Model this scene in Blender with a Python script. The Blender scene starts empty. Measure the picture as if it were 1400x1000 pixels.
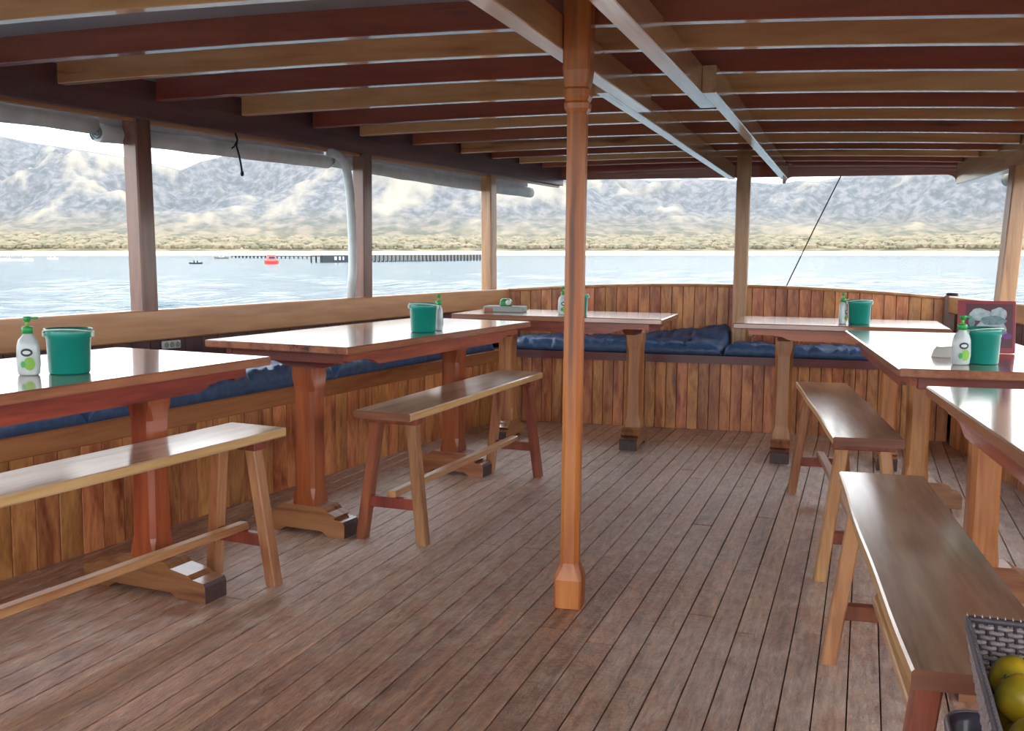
import bpy, bmesh, math, random
import numpy as np
from mathutils import Vector, Matrix, noise

# ------------------------------------------------------------------ camera, light, exposure
scene = bpy.context.scene
COL = scene.collection
cam_d = bpy.data.cameras.new('camera')
cam_d.sensor_fit = 'HORIZONTAL'
cam_d.sensor_width = 36.0
cam_d.lens = 36.0
cam_d.clip_start = 0.02
cam_d.clip_end = 20000
cam = bpy.data.objects.new('camera', cam_d)
COL.objects.link(cam)
cam.matrix_world = Matrix(((0.94529035, -0.0450782, 0.32310078, 0.0),
                           (0.32606588, 0.09912015, -0.94013629, 0.0),
                           (0.01035385, 0.9940539, 0.10839578, 1.0978),
                           (0, 0, 0, 1)))
scene.camera = cam

world = bpy.data.worlds.new('world')
scene.world = world
world.use_nodes = True
wn = world.node_tree
wn.nodes.clear()
w_out = wn.nodes.new('ShaderNodeOutputWorld')
w_bg = wn.nodes.new('ShaderNodeBackground')
w_tc = wn.nodes.new('ShaderNodeTexCoord')
w_sep = wn.nodes.new('ShaderNodeSeparateXYZ')
w_ramp = wn.nodes.new('ShaderNodeValToRGB')
w_ramp.color_ramp.elements[0].position = 0.0
w_ramp.color_ramp.elements[0].color = (1.0, 1.0, 1.0, 1)
w_ramp.color_ramp.elements[1].position = 0.9
w_ramp.color_ramp.elements[1].color = (0.72, 0.86, 1.0, 1)
wn.links.new(w_tc.outputs['Generated'], w_sep.inputs[0])
wn.links.new(w_sep.outputs['Z'], w_ramp.inputs[0])
wn.links.new(w_ramp.outputs[0], w_bg.inputs['Color'])
w_bg.inputs['Strength'].default_value = 2.3
wn.links.new(w_bg.outputs[0], w_out.inputs['Surface'])

sun_d = bpy.data.lights.new('sun', 'SUN')
sun_d.energy = 0.7
sun_d.angle = math.radians(25)
sun_d.color = (1.0, 0.96, 0.9)
sun = bpy.data.objects.new('sun', sun_d)
COL.objects.link(sun)
sun.rotation_euler = (math.radians(-28), math.radians(-16), 0)

scene.view_settings.view_transform = 'Standard'
scene.view_settings.look = 'None'
scene.view_settings.gamma = 1.0
scene.view_settings.use_curve_mapping = False
scene.view_settings.exposure = 1.02
scene.cycles.use_denoising = True
scene.cycles.max_bounces = 8
scene.cycles.diffuse_bounces = 5
scene.cycles.glossy_bounces = 4
scene.cycles.sample_clamp_indirect = 6.0

rng = random.Random(7)

# ------------------------------------------------------------------ helpers
def lin(c):
    c = c / 255.0
    return c / 12.92 if c <= 0.04045 else ((c + 0.055) / 1.055) ** 2.4

def S(r, g, b):
    return (lin(r), lin(g), lin(b), 1.0)

class MB:
    """collects vertices and faces of one mesh"""
    def __init__(self):
        self.v = []
        self.f = []
        self.sm = []

    def add(self, vs, fs, M=None, smooth=False):
        o = len(self.v)
        for p in vs:
            p = Vector(p)
            self.v.append(tuple(M @ p) if M is not None else tuple(p))
        for f in fs:
            self.f.append([o + i for i in f])
            self.sm.append(smooth)
        return self

    def box(self, c, s, ch=0.0, M=None):
        cx, cy, cz = c
        hx, hy, hz = s[0] / 2, s[1] / 2, s[2] / 2
        if ch <= 0:
            vs = [(cx + a * hx, cy + b * hy, cz + d * hz) for a in (-1, 1) for b in (-1, 1) for d in (-1, 1)]
            fs = [(0, 1, 3, 2), (4, 6, 7, 5), (0, 4, 5, 1), (2, 3, 7, 6), (0, 2, 6, 4), (1, 5, 7, 3)]
            return self.add(vs, fs, M)
        ch = min(ch, hx * .9, hy * .9, hz * .9)
        bm = bmesh.new()
        pts = []
        for a in (-1, 1):
            for b in (-1, 1):
                for d in (-1, 1):
                    pts.append((cx + a * (hx - ch), cy + b * (hy - ch), cz + d * hz))
                    pts.append((cx + a * (hx - ch), cy + b * hy, cz + d * (hz - ch)))
                    pts.append((cx + a * hx, cy + b * (hy - ch), cz + d * (hz - ch)))
        # index: corner k -> 3k z-face, 3k+1 y-face, 3k+2 x-face ; corner order a,b,d
        def c_(a, b, d): return 3 * (((a + 1) // 2) * 4 + ((b + 1) // 2) * 2 + (d + 1) // 2)
        fs = []
        for d in (-1, 1):
            q = [c_(-1, -1, d), c_(1, -1, d), c_(1, 1, d), c_(-1, 1, d)]
            fs.append(q if d > 0 else q[::-1])
        for b in (-1, 1):
            q = [c_(-1, b, -1) + 1, c_(1, b, -1) + 1, c_(1, b, 1) + 1, c_(-1, b, 1) + 1]
            fs.append(q if b < 0 else q[::-1])
        for a in (-1, 1):
            q = [c_(a, -1, -1) + 2, c_(a, 1, -1) + 2, c_(a, 1, 1) + 2, c_(a, -1, 1) + 2]
            fs.append(q if a > 0 else q[::-1])
        for a in (-1, 1):
            for b in (-1, 1):
                q = [c_(a, b, -1) + 1, c_(a, b, -1) + 2, c_(a, b, 1) + 2, c_(a, b, 1) + 1]
                fs.append(q if a * b < 0 else q[::-1])
        for a in (-1, 1):
            for d in (-1, 1):
                q = [c_(a, -1, d), c_(a, -1, d) + 2, c_(a, 1, d) + 2, c_(a, 1, d)]
                fs.append(q if a * d < 0 else q[::-1])
        for b in (-1, 1):
            for d in (-1, 1):
                q = [c_(-1, b, d), c_(-1, b, d) + 1, c_(1, b, d) + 1, c_(1, b, d)]
                fs.append(q if b * d > 0 else q[::-1])
        for a in (-1, 1):
            for b in (-1, 1):
                for d in (-1, 1):
                    k = c_(a, b, d)
                    q = [k, k + 1, k + 2]
                    fs.append(q if a * b * d < 0 else q[::-1])
        bm.free()
        return self.add(pts, fs, M)

    def prism(self, poly, lo, hi, axis='Y', M=None):
        """poly in the two other axes, extruded along axis. axis Y: poly (x,z); X: (y,z); Z: (x,y)"""
        n = len(poly)
        def P(p, t):
            if axis == 'Y': return (p[0], t, p[1])
            if axis == 'X': return (t, p[0], p[1])
            return (p[0], p[1], t)
        vs = [P(p, lo) for p in poly] + [P(p, hi) for p in poly]
        fs = [list(range(n)), list(range(2 * n - 1, n - 1, -1))]
        for i in range(n):
            j = (i + 1) % n
            fs.append([i, n + i, n + j, j])
        return self.add(vs, fs, M)

    def loft(self, rings, cap=True, closed_path=False, smooth=True):
        n = len(rings[0])
        vs = [p for r in rings for p in r]
        fs = []
        m = len(rings)
        for k in range(m if closed_path else m - 1):
            a, b = k * n, ((k + 1) % m) * n
            for i in range(n):
                j = (i + 1) % n
                fs.append([a + i, a + j, b + j, b + i])
        o = len(self.v)
        self.add(vs, fs, None, smooth)
        if cap and not closed_path:
            self.f.append([o + i for i in range(n)][::-1]); self.sm.append(False)
            self.f.append([o + (m - 1) * n + i for i in range(n)]); self.sm.append(False)
        return self

    def tube(self, pts, r, n=8, closed=False, smooth=True, squash=1.0):
        pts = [Vector(p) for p in pts]
        rings = []
        m = len(pts)
        prev = None
        for k, p in enumerate(pts):
            if closed:
                t = pts[(k + 1) % m] - pts[k - 1]
            else:
                t = pts[min(k + 1, m - 1)] - pts[max(k - 1, 0)]
            t.normalize()
            if prev is None:
                ref = Vector((0, 0, 1)) if abs(t.z) < .9 else Vector((1, 0, 0))
                a = t.cross(ref).normalized()
            else:
                a = (prev - t * prev.dot(t)).normalized()
            prev = a
            b = t.cross(a)
            rr = r[k] if isinstance(r, (list, tuple)) else r
            rings.append([tuple(p + a * (rr * math.cos(2 * math.pi * i / n)) + b * (rr * squash * math.sin(2 * math.pi * i / n))) for i in range(n)])
        return self.loft(rings, True, closed, smooth)

    def lathe(self, prof, n=24, c=(0, 0, 0), sx=1.0, sy=1.0, cap=True, smooth=True):
        rings = []
        for r, z in prof:
            rings.append([(c[0] + sx * r * math.cos(2 * math.pi * i / n), c[1] + sy * r * math.sin(2 * math.pi * i / n), c[2] + z) for i in range(n)])
        return self.loft(rings, cap, False, smooth)

    def mesh(self, name):
        me = bpy.data.meshes.new(name)
        me.from_pydata(self.v, [], self.f)
        me.polygons.foreach_set('use_smooth', self.sm)
        me.update()
        bm = bmesh.new(); bm.from_mesh(me)
        bmesh.ops.recalc_face_normals(bm, faces=bm.faces)
        bm.to_mesh(me); bm.free()
        return me

    def build(self, name, mat, parent=None, loc=(0, 0, 0)):
        me = self.mesh(name)
        me.materials.append(mat)
        return link(name, me, parent, loc)

def link(name, data, parent=None, loc=(0, 0, 0), rot=None, scale=None):
    o = bpy.data.objects.new(name, data)
    COL.objects.link(o)
    o.location = loc
    if rot is not None: o.rotation_euler = rot
    if scale is not None: o.scale = scale
    if parent is not None: o.parent = parent
    return o

def tag(o, label, cat, group=None, kind=None):
    o['label'] = label
    o['category'] = cat
    if group: o['group'] = group
    if kind: o['kind'] = kind
    return o

def thing(name, label, cat, loc=(0, 0, 0), rz=0.0, group=None):
    o = link(name, None, None, loc, (0, 0, rz))
    return tag(o, label, cat, group)

def struct(o):
    o['kind'] = 'structure'
    return o

def copy_tree(o, parent=None):
    c = o.copy()
    COL.objects.link(c)
    c.parent = parent
    for ch in list(o.children):
        copy_tree(ch, c)
    return c

# ------------------------------------------------------------------ materials
def nodes_of(name):
    m = bpy.data.materials.new(name)
    m.use_nodes = True
    nt = m.node_tree
    return m, nt, nt.nodes['Principled BSDF']

def N(nt, t, **kw):
    n = nt.nodes.new(t)
    for k, v in kw.items():
        setattr(n, k, v)
    return n

def wood(name, dark, light, axis='Z', rough=0.4, coat=0.0, grain=1.0, streak=None, vary=0.25, bump=0.15, coat_rough=0.12, worn=None):
    m, nt, bs = nodes_of(name)
    L = nt.links
    tc = N(nt, 'ShaderNodeTexCoord')
    oi = N(nt, 'ShaderNodeObjectInfo')
    off = N(nt, 'ShaderNodeMath', operation='MULTIPLY'); off.inputs[1].default_value = 37.0
    L.new(oi.outputs['Random'], off.inputs[0])
    add = N(nt, 'ShaderNodeVectorMath', operation='ADD')
    L.new(tc.outputs['Object'], add.inputs[0]); L.new(off.outputs[0], add.inputs[1])
    mp = N(nt, 'ShaderNodeMapping')
    s_l, s_c = 1.3 * grain, 14.0 * grain
    sc = {'X': (s_l, s_c, s_c), 'Y': (s_c, s_l, s_c), 'Z': (s_c, s_c, s_l)}[axis]
    mp.inputs['Scale'].default_value = sc
    L.new(add.outputs[0], mp.inputs['Vector'])
    n1 = N(nt, 'ShaderNodeTexNoise'); n1.inputs['Scale'].default_value = 1.0; n1.inputs['Detail'].default_value = 4.0; n1.inputs['Distortion'].default_value = 0.9
    L.new(mp.outputs[0], n1.inputs['Vector'])
    n2 = N(nt, 'ShaderNodeTexNoise'); n2.inputs['Scale'].default_value = 6.0; n2.inputs['Detail'].default_value = 3.0
    L.new(mp.outputs[0], n2.inputs['Vector'])
    mx = N(nt, 'ShaderNodeMath', operation='MULTIPLY_ADD'); mx.inputs[1].default_value = 0.35
    L.new(n2.outputs['Fac'], mx.inputs[0]); L.new(n1.outputs['Fac'], mx.inputs[2])
    ramp = N(nt, 'ShaderNodeValToRGB')
    e = ramp.color_ramp.elements
    e[0].position = 0.5; e[0].color = dark
    e[1].position = 0.82; e[1].color = light
    if streak:
        k = ramp.color_ramp.elements.new(0.40); k.color = streak
    L.new(mx.outputs[0], ramp.inputs[0])
    # per piece variation of brightness
    vr = N(nt, 'ShaderNodeMapRange'); vr.inputs['To Min'].default_value = 1 - vary; vr.inputs['To Max'].default_value = 1 + vary
    L.new(oi.outputs['Random'], vr.inputs['Value'])
    hs = N(nt, 'ShaderNodeHueSaturation')
    L.new(vr.outputs[0], hs.inputs['Value']); L.new(ramp.outputs[0], hs.inputs['Color'])
    rnd2 = N(nt, 'ShaderNodeMath', operation='MULTIPLY'); rnd2.inputs[1].default_value = 7.31
    fr = N(nt, 'ShaderNodeMath', operation='FRACT')
    L.new(oi.outputs['Random'], rnd2.inputs[0]); L.new(rnd2.outputs[0], fr.inputs[0])
    hr = N(nt, 'ShaderNodeMapRange'); hr.inputs['To Min'].default_value = 0.5 - 0.06 * vary; hr.inputs['To Max'].default_value = 0.5 + 0.05 * vary
    L.new(fr.outputs[0], hr.inputs['Value']); L.new(hr.outputs[0], hs.inputs['Hue'])
    col = hs.outputs[0]
    if worn:
        # scuffed finish: patches where the varnish has worn off to greyer, duller wood
        wc, amount = worn
        geo = N(nt, 'ShaderNodeNewGeometry')
        m2 = N(nt, 'ShaderNodeMapping'); m2.inputs['Scale'].default_value = (11.0, 5.0, 7.0)
        L.new(geo.outputs['Position'], m2.inputs['Vector'])
        wn_ = N(nt, 'ShaderNodeTexNoise'); wn_.inputs['Scale'].default_value = 1.6; wn_.inputs['Detail'].default_value = 7.0; wn_.inputs['Roughness'].default_value = 0.65
        L.new(m2.outputs[0], wn_.inputs['Vector'])
        wb = N(nt, 'ShaderNodeTexNoise'); wb.inputs['Scale'].default_value = 0.7; wb.inputs['Detail'].default_value = 2.0
        L.new(geo.outputs['Position'], wb.inputs['Vector'])
        am = N(nt, 'ShaderNodeMath', operation='ADD')
        L.new(wn_.outputs['Fac'], am.inputs[0]); L.new(wb.outputs['Fac'], am.inputs[1])
        wr = N(nt, 'ShaderNodeMapRange'); wr.inputs['From Min'].default_value = 0.90; wr.inputs['From Max'].default_value = 1.10; wr.inputs['To Max'].default_value = amount
        L.new(am.outputs[0], wr.inputs['Value'])
        mix = N(nt, 'ShaderNodeMix', data_type='RGBA')
        mix.inputs['B'].default_value = wc
        L.new(wr.outputs[0], mix.inputs['Factor']); L.new(col, mix.inputs['A'])
        # trodden-in dirt: fine dark flecks and scratches along the boards
        m3 = N(nt, 'ShaderNodeMapping'); m3.inputs['Scale'].default_value = (60.0, 9.0, 60.0)
        L.new(geo.outputs['Position'], m3.inputs['Vector'])
        fn = N(nt, 'ShaderNodeTexNoise'); fn.inputs['Scale'].default_value = 1.0; fn.inputs['Detail'].default_value = 5.0; fn.inputs['Roughness'].default_value = .7; fn.inputs['Distortion'].default_value = .6
        L.new(m3.outputs[0], fn.inputs['Vector'])
        fm3 = N(nt, 'ShaderNodeMapRange'); fm3.inputs['From Min'].default_value = .36; fm3.inputs['From Max'].default_value = .64; fm3.inputs['To Min'].default_value = .62; fm3.inputs['To Max'].default_value = 1.28
        L.new(fn.outputs['Fac'], fm3.inputs['Value'])
        hs2 = N(nt, 'ShaderNodeHueSaturation'); L.new(fm3.outputs[0], hs2.inputs['Value']); L.new(mix.outputs['Result'], hs2.inputs['Color'])
        col = hs2.outputs[0]
        rr = N(nt, 'ShaderNodeMapRange'); rr.inputs['To Min'].default_value = rough - 0.08; rr.inputs['To Max'].default_value = rough + 0.16
        L.new(wn_.outputs['Fac'], rr.inputs['Value'])
        L.new(rr.outputs[0], bs.inputs['Roughness'])
    else:
        bs.inputs['Roughness'].default_value = rough
    L.new(col, bs.inputs['Base Color'])
    bp = N(nt, 'ShaderNodeBump'); bp.inputs['Strength'].default_value = bump; bp.inputs['Distance'].default_value = 0.02 if worn else 0.004
    L.new(wn_.outputs['Fac'] if worn else mx.outputs[0], bp.inputs['Height'])
    L.new(bp.outputs[0], bs.inputs['Normal'])
    if worn: L.new(bp.outputs[0], bs.inputs['Coat Normal'])
    bs.inputs['Coat Weight'].default_value = coat
    bs.inputs['Coat Roughness'].default_value = coat_rough
    if coat >= 1.0: bs.inputs['Coat IOR'].default_value = 1.9
    return m

def plain(name, color, rough=0.5, metallic=0.0, noise_amt=0.0, noise_scale=20.0, coat=0.0, trans=0.0, bump=0.0):
    m, nt, bs = nodes_of(name)
    L = nt.links
    bs.inputs['Roughness'].default_value = rough
    bs.inputs['Metallic'].default_value = metallic
    bs.inputs['Coat Weight'].default_value = coat
    bs.inputs['Transmission Weight'].default_value = trans
    tc = N(nt, 'ShaderNodeTexCoord')
    n1 = N(nt, 'ShaderNodeTexNoise'); n1.inputs['Scale'].default_value = noise_scale; n1.inputs['Detail'].default_value = 4
    L.new(tc.outputs['Object'], n1.inputs['Vector'])
    vr = N(nt, 'ShaderNodeMapRange'); vr.inputs['From Min'].default_value = 0.3; vr.inputs['From Max'].default_value = 0.7
    vr.inputs['To Min'].default_value = 1 - noise_amt; vr.inputs['To Max'].default_value = 1 + noise_amt
    L.new(n1.outputs['Fac'], vr.inputs['Value'])
    hs = N(nt, 'ShaderNodeHueSaturation'); hs.inputs['Color'].default_value = color
    L.new(vr.outputs[0], hs.inputs['Value']); L.new(hs.outputs[0], bs.inputs['Base Color'])
    if bump:
        bp = N(nt, 'ShaderNodeBump'); bp.inputs['Strength'].default_value = bump; bp.inputs['Distance'].default_value = 0.003
        L.new(n1.outputs['Fac'], bp.inputs['Height']); L.new(bp.outputs[0], bs.inputs['Normal'])
    return m

FLOOR = wood('deck_wood', S(144, 98, 74), S(186, 138, 108), 'Y', rough=0.38, coat=0.75, streak=S(100, 62, 46), vary=0.13, bump=0.9,
             coat_rough=0.28, worn=(S(194, 168, 150), 0.85))
FLOOR_GAP = plain('deck_caulk', S(40, 28, 24), 0.8)
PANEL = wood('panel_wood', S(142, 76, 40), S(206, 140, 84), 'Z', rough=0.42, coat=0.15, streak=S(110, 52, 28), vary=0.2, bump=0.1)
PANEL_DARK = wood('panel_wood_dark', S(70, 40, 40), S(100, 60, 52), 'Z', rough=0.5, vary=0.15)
TOP = wood('table_top_wood', S(132, 84, 62), S(166, 112, 82), 'Y', rough=0.22, coat=1.0, coat_rough=0.10, streak=S(84, 44, 32), vary=0.08, bump=0.05)
APRON = wood('apron_wood', S(118, 44, 26), S(160, 74, 42), 'Y', rough=0.35, coat=0.3, streak=S(90, 32, 20), vary=0.2)
APRON_X = wood('apron_wood_cross', S(98, 42, 34), S(126, 62, 46), 'X', rough=0.35, coat=0.3, vary=0.15)
PED = wood('pedestal_wood', S(148, 88, 48), S(188, 130, 78), 'Z', rough=0.38, coat=0.2, streak=S(120, 62, 32), vary=0.06)
PED_RED = wood('pedestal_wood_red', S(124, 52, 26), S(158, 82, 44), 'Z', rough=0.35, coat=0.3, streak=S(92, 34, 18), vary=0.12)
FOOT = wood('foot_wood', S(122, 74, 50), S(168, 116, 76), 'X', rough=0.3, coat=0.4, streak=S(84, 44, 32), vary=0.15)
FOOT_END = plain('foot_end_grain', S(74, 54, 54), .5, noise_amt=.3, noise_scale=60)
SEAT = wood('bench_wood', S(184, 144, 110), S(228, 194, 158), 'Y', rough=0.3, coat=1.0, coat_rough=0.16, streak=S(136, 92, 62), vary=0.1, bump=0.06, grain=0.8)
SEAT_END = wood('bench_end_grain', S(104, 62, 46), S(138, 90, 64), 'X', rough=0.4, coat=0.1, vary=0.1)
SEAT_EDGE = wood('bench_sapwood', S(178, 134, 84), S(208, 170, 116), 'Y', rough=0.35, coat=0.3, vary=0.1)
LEG = wood('leg_wood', S(150, 96, 62), S(190, 142, 98), 'Z', rough=0.35, coat=0.3, streak=S(110, 62, 40), vary=0.2)
LEG_RED = wood('leg_wood_red', S(110, 50, 36), S(146, 78, 54), 'Z', rough=0.35, coat=0.3, streak=S(84, 34, 24), vary=0.15)
STR = wood('stretcher_wood', S(160, 108, 68), S(200, 156, 106), 'Y', rough=0.3, coat=0.4, vary=0.12)
TAN = wood('rafter_tan', S(206, 150, 92), S(236, 188, 128), 'X', rough=0.34, coat=1.0, streak=S(140, 82, 46), vary=0.1, grain=0.5, coat_rough=0.08, bump=.04)
def add_streak(m, color):
    # a dark heartwood streak running up the post
    nt = m.node_tree; L = nt.links; bs = nt.nodes['Principled BSDF']
    src = bs.inputs['Base Color'].links[0].from_socket
    tc = N(nt, 'ShaderNodeTexCoord'); sp = N(nt, 'ShaderNodeSeparateXYZ'); L.new(tc.outputs['Object'], sp.inputs[0])
    nz = N(nt, 'ShaderNodeTexNoise', noise_dimensions='1D'); nz.inputs['Scale'].default_value = 3.0; L.new(sp.outputs['Z'], nz.inputs['W'])
    a = N(nt, 'ShaderNodeMath', operation='MULTIPLY_ADD'); a.inputs[1].default_value = .02; a.inputs[2].default_value = -.013; L.new(nz.outputs['Fac'], a.inputs[0])
    d = N(nt, 'ShaderNodeMath', operation='SUBTRACT'); L.new(sp.outputs['X'], d.inputs[0]); L.new(a.outputs[0], d.inputs[1])
    ab = N(nt, 'ShaderNodeMath', operation='ABSOLUTE'); L.new(d.outputs[0], ab.inputs[0])
    m1 = N(nt, 'ShaderNodeMapRange'); m1.inputs['From Min'].default_value = .004; m1.inputs['From Max'].default_value = .011; m1.inputs['To Min'].default_value = .75; m1.inputs['To Max'].default_value = 0
    L.new(ab.outputs[0], m1.inputs['Value'])
    m2 = N(nt, 'ShaderNodeMapRange'); m2.inputs['From Min'].default_value = .55; m2.inputs['From Max'].default_value = .8; L.new(sp.outputs['Z'], m2.inputs['Value'])
    m3 = N(nt, 'ShaderNodeMapRange'); m3.inputs['From Min'].default_value = 1.15; m3.inputs['From Max'].default_value = 1.4; m3.inputs['To Min'].default_value = 1; m3.inputs['To Max'].default_value = .35; L.new(sp.outputs['Z'], m3.inputs['Value'])
    p = N(nt, 'ShaderNodeMath', operation='MULTIPLY'); L.new(m1.outputs[0], p.inputs[0]); L.new(m2.outputs[0], p.inputs[1])
    p2 = N(nt, 'ShaderNodeMath', operation='MULTIPLY'); L.new(p.outputs[0], p2.inputs[0]); L.new(m3.outputs[0], p2.inputs[1])
    mx = N(nt, 'ShaderNodeMix', data_type='RGBA'); mx.inputs['B'].default_value = color
    L.new(p2.outputs[0], mx.inputs['Factor']); L.new(src, mx.inputs['A']); L.new(mx.outputs['Result'], bs.inputs['Base Color'])
RED = wood('rafter_red', S(140, 62, 42), S(170, 88, 58), 'X', rough=0.34, coat=1.0, streak=S(88, 36, 28), vary=0.12, grain=0.5, coat_rough=0.08, bump=.04)
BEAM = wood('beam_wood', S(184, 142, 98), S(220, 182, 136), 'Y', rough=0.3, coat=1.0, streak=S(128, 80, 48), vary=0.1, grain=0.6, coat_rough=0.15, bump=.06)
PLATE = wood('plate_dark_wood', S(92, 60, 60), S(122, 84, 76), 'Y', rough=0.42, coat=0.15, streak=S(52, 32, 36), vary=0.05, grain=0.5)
RAIL = wood('rail_wood', S(160, 110, 70), S(196, 148, 100), 'Y', rough=0.35, coat=0.3, streak=S(128, 80, 50), vary=0.05, grain=0.5)
SEAT_RAIL = wood('seat_rail_wood', S(140, 82, 46), S(178, 118, 70), 'Y', rough=0.38, coat=0.2, streak=S(112, 58, 32), vary=0.06, grain=0.5)
POST_DARK = wood('post_dark_wood', S(92, 56, 46), S(122, 80, 62), 'Z', rough=0.38, coat=0.3, streak=S(70, 40, 36), vary=0.08)
POST_TAN = wood('post_tan_wood', S(150, 104, 64), S(184, 140, 94), 'Z', rough=0.38, coat=0.3, streak=S(112, 66, 40), vary=0.08)
POST_MAIN = wood('post_main_wood', S(160, 82, 36), S(200, 126, 62), 'Z', rough=0.4, coat=0.08, streak=S(96, 52, 34), vary=0.02, grain=0.6)
add_streak(POST_MAIN, S(70, 44, 36))
MAROON = wood('maroon_board_wood', S(84, 28, 30), S(108, 44, 38), 'X', rough=0.4, coat=0.2, vary=0.05)
CEIL = plain('roof_lining', S(150, 156, 164), 0.6, noise_amt=0.15, noise_scale=3)
NAVY = plain('navy_cloth', S(58, 86, 124), 0.42, noise_amt=0.25, noise_scale=30, bump=0.4)
TARP = plain('grey_tarpaulin', S(204, 212, 212), 0.55, noise_amt=0.12, noise_scale=12, bump=0.3)
BLACK = plain('black_cord', S(24, 24, 26), 0.7)
WHITE = plain('white_plastic', S(214, 216, 210), 0.45)
TEAL = plain('teal_plastic', S(12, 140, 126), 0.35, noise_amt=0.04, coat=0.2)
TEAL_D = plain('teal_plastic_inside', S(8, 88, 80), 0.5)
PALE = plain('pale_plastic', S(206, 224, 214), 0.4)
GREEN = plain('green_plastic', S(44, 160, 84), 0.35)
LIME = plain('lime_print', S(130, 186, 70), 0.5)
INK = plain('dark_ink', S(34, 56, 74), 0.5)
BOTTLE = plain('milky_bottle', S(206, 218, 218), 0.2, noise_amt=0.04, trans=0.25)

# ------------------------------------------------------------------ plan of the deck (metres)
def xl_panel(y): return -2.66 + 0.1083 * (y - 2.6)        # front of the left built-in seat
def xl_rail(y): return -3.05 + 0.182 * (y - 3.0)          # inner face of the left rail
def xr_panel(y): return 0.50 - 0.19 * (y - 6.53)
def xr_rail(y): return 0.47 - 0.30 * (y - 7.09)
def xr_plate(y): return 0.551 - 0.182 * (y - 7.5)        # roof edge on the right
def y_panel(x): return 6.397 + 0.09 * (x + 1.68)          # front of the end seat
def y_wall(x): return y_panel(x) + 0.46                   # end wall, inner face
def cap_z(x):                                              # arched top of the end wall
    t = max(0.0, 1 - abs((x + 0.93) / 1.41) ** 2.0)
    return 0.855 + 0.057 * t
def rail_z(y): return 0.834 + 0.0058 * (y - 3.0)
A_L = math.atan(0.182)

# ------------------------------------------------------------------ floor
floor = struct(MB().box((-0.8, 2.0, -0.035), (5.8, 11.0, 0.03)).build('floor', FLOOR_GAP))
W = 0.079
me = MB().box((0, 0.5, -0.01), (W - 0.0035, 1.0, 0.02), 0.0016).mesh('plank')
me.materials.append(FLOOR)
i = 0
x = -3.0
while x < 1.55:
    xc = x + W / 2
    y = -1.5 - rng.random() * 1.2
    while y < 7.0:
        ln = rng.choice((2.4, 2.8, 3.1, 3.6))
        y1 = min(y + ln, y_wall(xc) - 0.01)
        if y1 - y > 0.15:
            link('plank', me, floor, (xc, y, rng.uniform(-0.0008, 0.0006)), None, (1, y1 - y - 0.003, 1))
        y = y + ln
    x += W

# ------------------------------------------------------------------ vertical panel planks
def panel_run(parent, p0, p1, z0, z1fn, w, mat, proud=0.0, thick=0.016):
    """planks standing side by side from p0 to p1 (xy), inner face along that line"""
    p0 = Vector(p0); p1 = Vector(p1)
    d = p1 - p0
    n = max(1, round(d.length / w))
    ww = d.length / n
    ang = math.atan2(d.y, d.x)
    m = MB().box((0, 0, 0.5), (ww - 0.003, thick, 1.0), 0.0018).mesh('plank')
    m.materials.append(mat)
    for k in range(n):
        c = p0 + d * ((k + .5) / n)
        top = z1fn(c.x, c.y)
        link('plank', m, parent, (c.x, c.y, z0), (0, 0, ang), (1, 1, top - z0))

def strip(name, p0, p1, z0, z1, t, mat, parent, ch=0.004, side=1):
    """a straight board whose inner face runs p0->p1; z0/z1 pairs at both ends; t thickness to the given side"""
    p0 = Vector(p0); p1 = Vector(p1)
    d = (p1 - p0).normalized()
    nrm = Vector((-d.y, d.x)) * t * side
    L_ = (p1 - p0).length
    prof = [(0 + ch, z0[0]), (t - ch, z0[0]), (t, z0[0] + ch), (t, z1[0] - ch), (t - ch, z1[0]), (ch, z1[0]), (0, z1[0] - ch), (0, z0[0] + ch)]
    rings = []
    for (q, za, zb) in ((p0, z0[0], z1[0]), (p1, z0[1], z1[1])):
        ring = []
        for (a, b) in ((ch, 0), (t - ch, 0), (t, ch), (t, -ch), (t - ch, -0.0), (ch, -0.0), (0, -ch), (0, ch)):
            pass
        pr = [(ch, za), (t - ch, za), (t, za + ch), (t, zb - ch), (t - ch, zb), (ch, zb), (0, zb - ch), (0, za + ch)]
        for a, z in pr:
            v = q + nrm.normalized() * a
            ring.append((v.x, v.y, z))
        rings.append(ring)
    b = MB().loft(rings, True, False, False)
    # keep the grain along the board: move the mesh so that its own Y axis follows the board
    ang = math.atan2(d.y, d.x) - math.pi / 2
    R = Matrix.Translation((p0.x, p0.y, 0)) @ Matrix.Rotation(ang, 4, 'Z')
    Ri = R.inverted()
    b.v = [tuple(Ri @ Vector(v)) for v in b.v]
    o = b.build(name, mat, parent)
    o.matrix_local = R
    return o

# built-in seats -------------------------------------------------------------
Y0 = -1.0
yc = 6.335                                                     # left front corner
bl = thing('built_in_bench', 'long built-in wooden bench along the left rail with a boarded front', 'bench', (0, 0, 0))
p0 = (xl_panel(Y0), Y0); p1 = (xl_panel(yc), yc)
panel_run(bl, (p0[0] - .012, p0[1]), (p1[0] - .012, p1[1]), 0.0, lambda x, y: 0.40, 0.098, PANEL)
strip('front_rail', p0, p1, (0.395, 0.395), (0.472, 0.472), 0.03, SEAT_RAIL, bl, side=1)
sb = MB()
sb.prism([(xl_panel(Y0) - 0.005, Y0), (xl_panel(yc) - 0.005, yc), (xl_rail(yc) - .02, yc + 0.02), (xl_rail(Y0) - .02, Y0)], 0.452, 0.474, 'Z')
sb.build('seat_board', SEAT_RAIL, bl)

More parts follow.
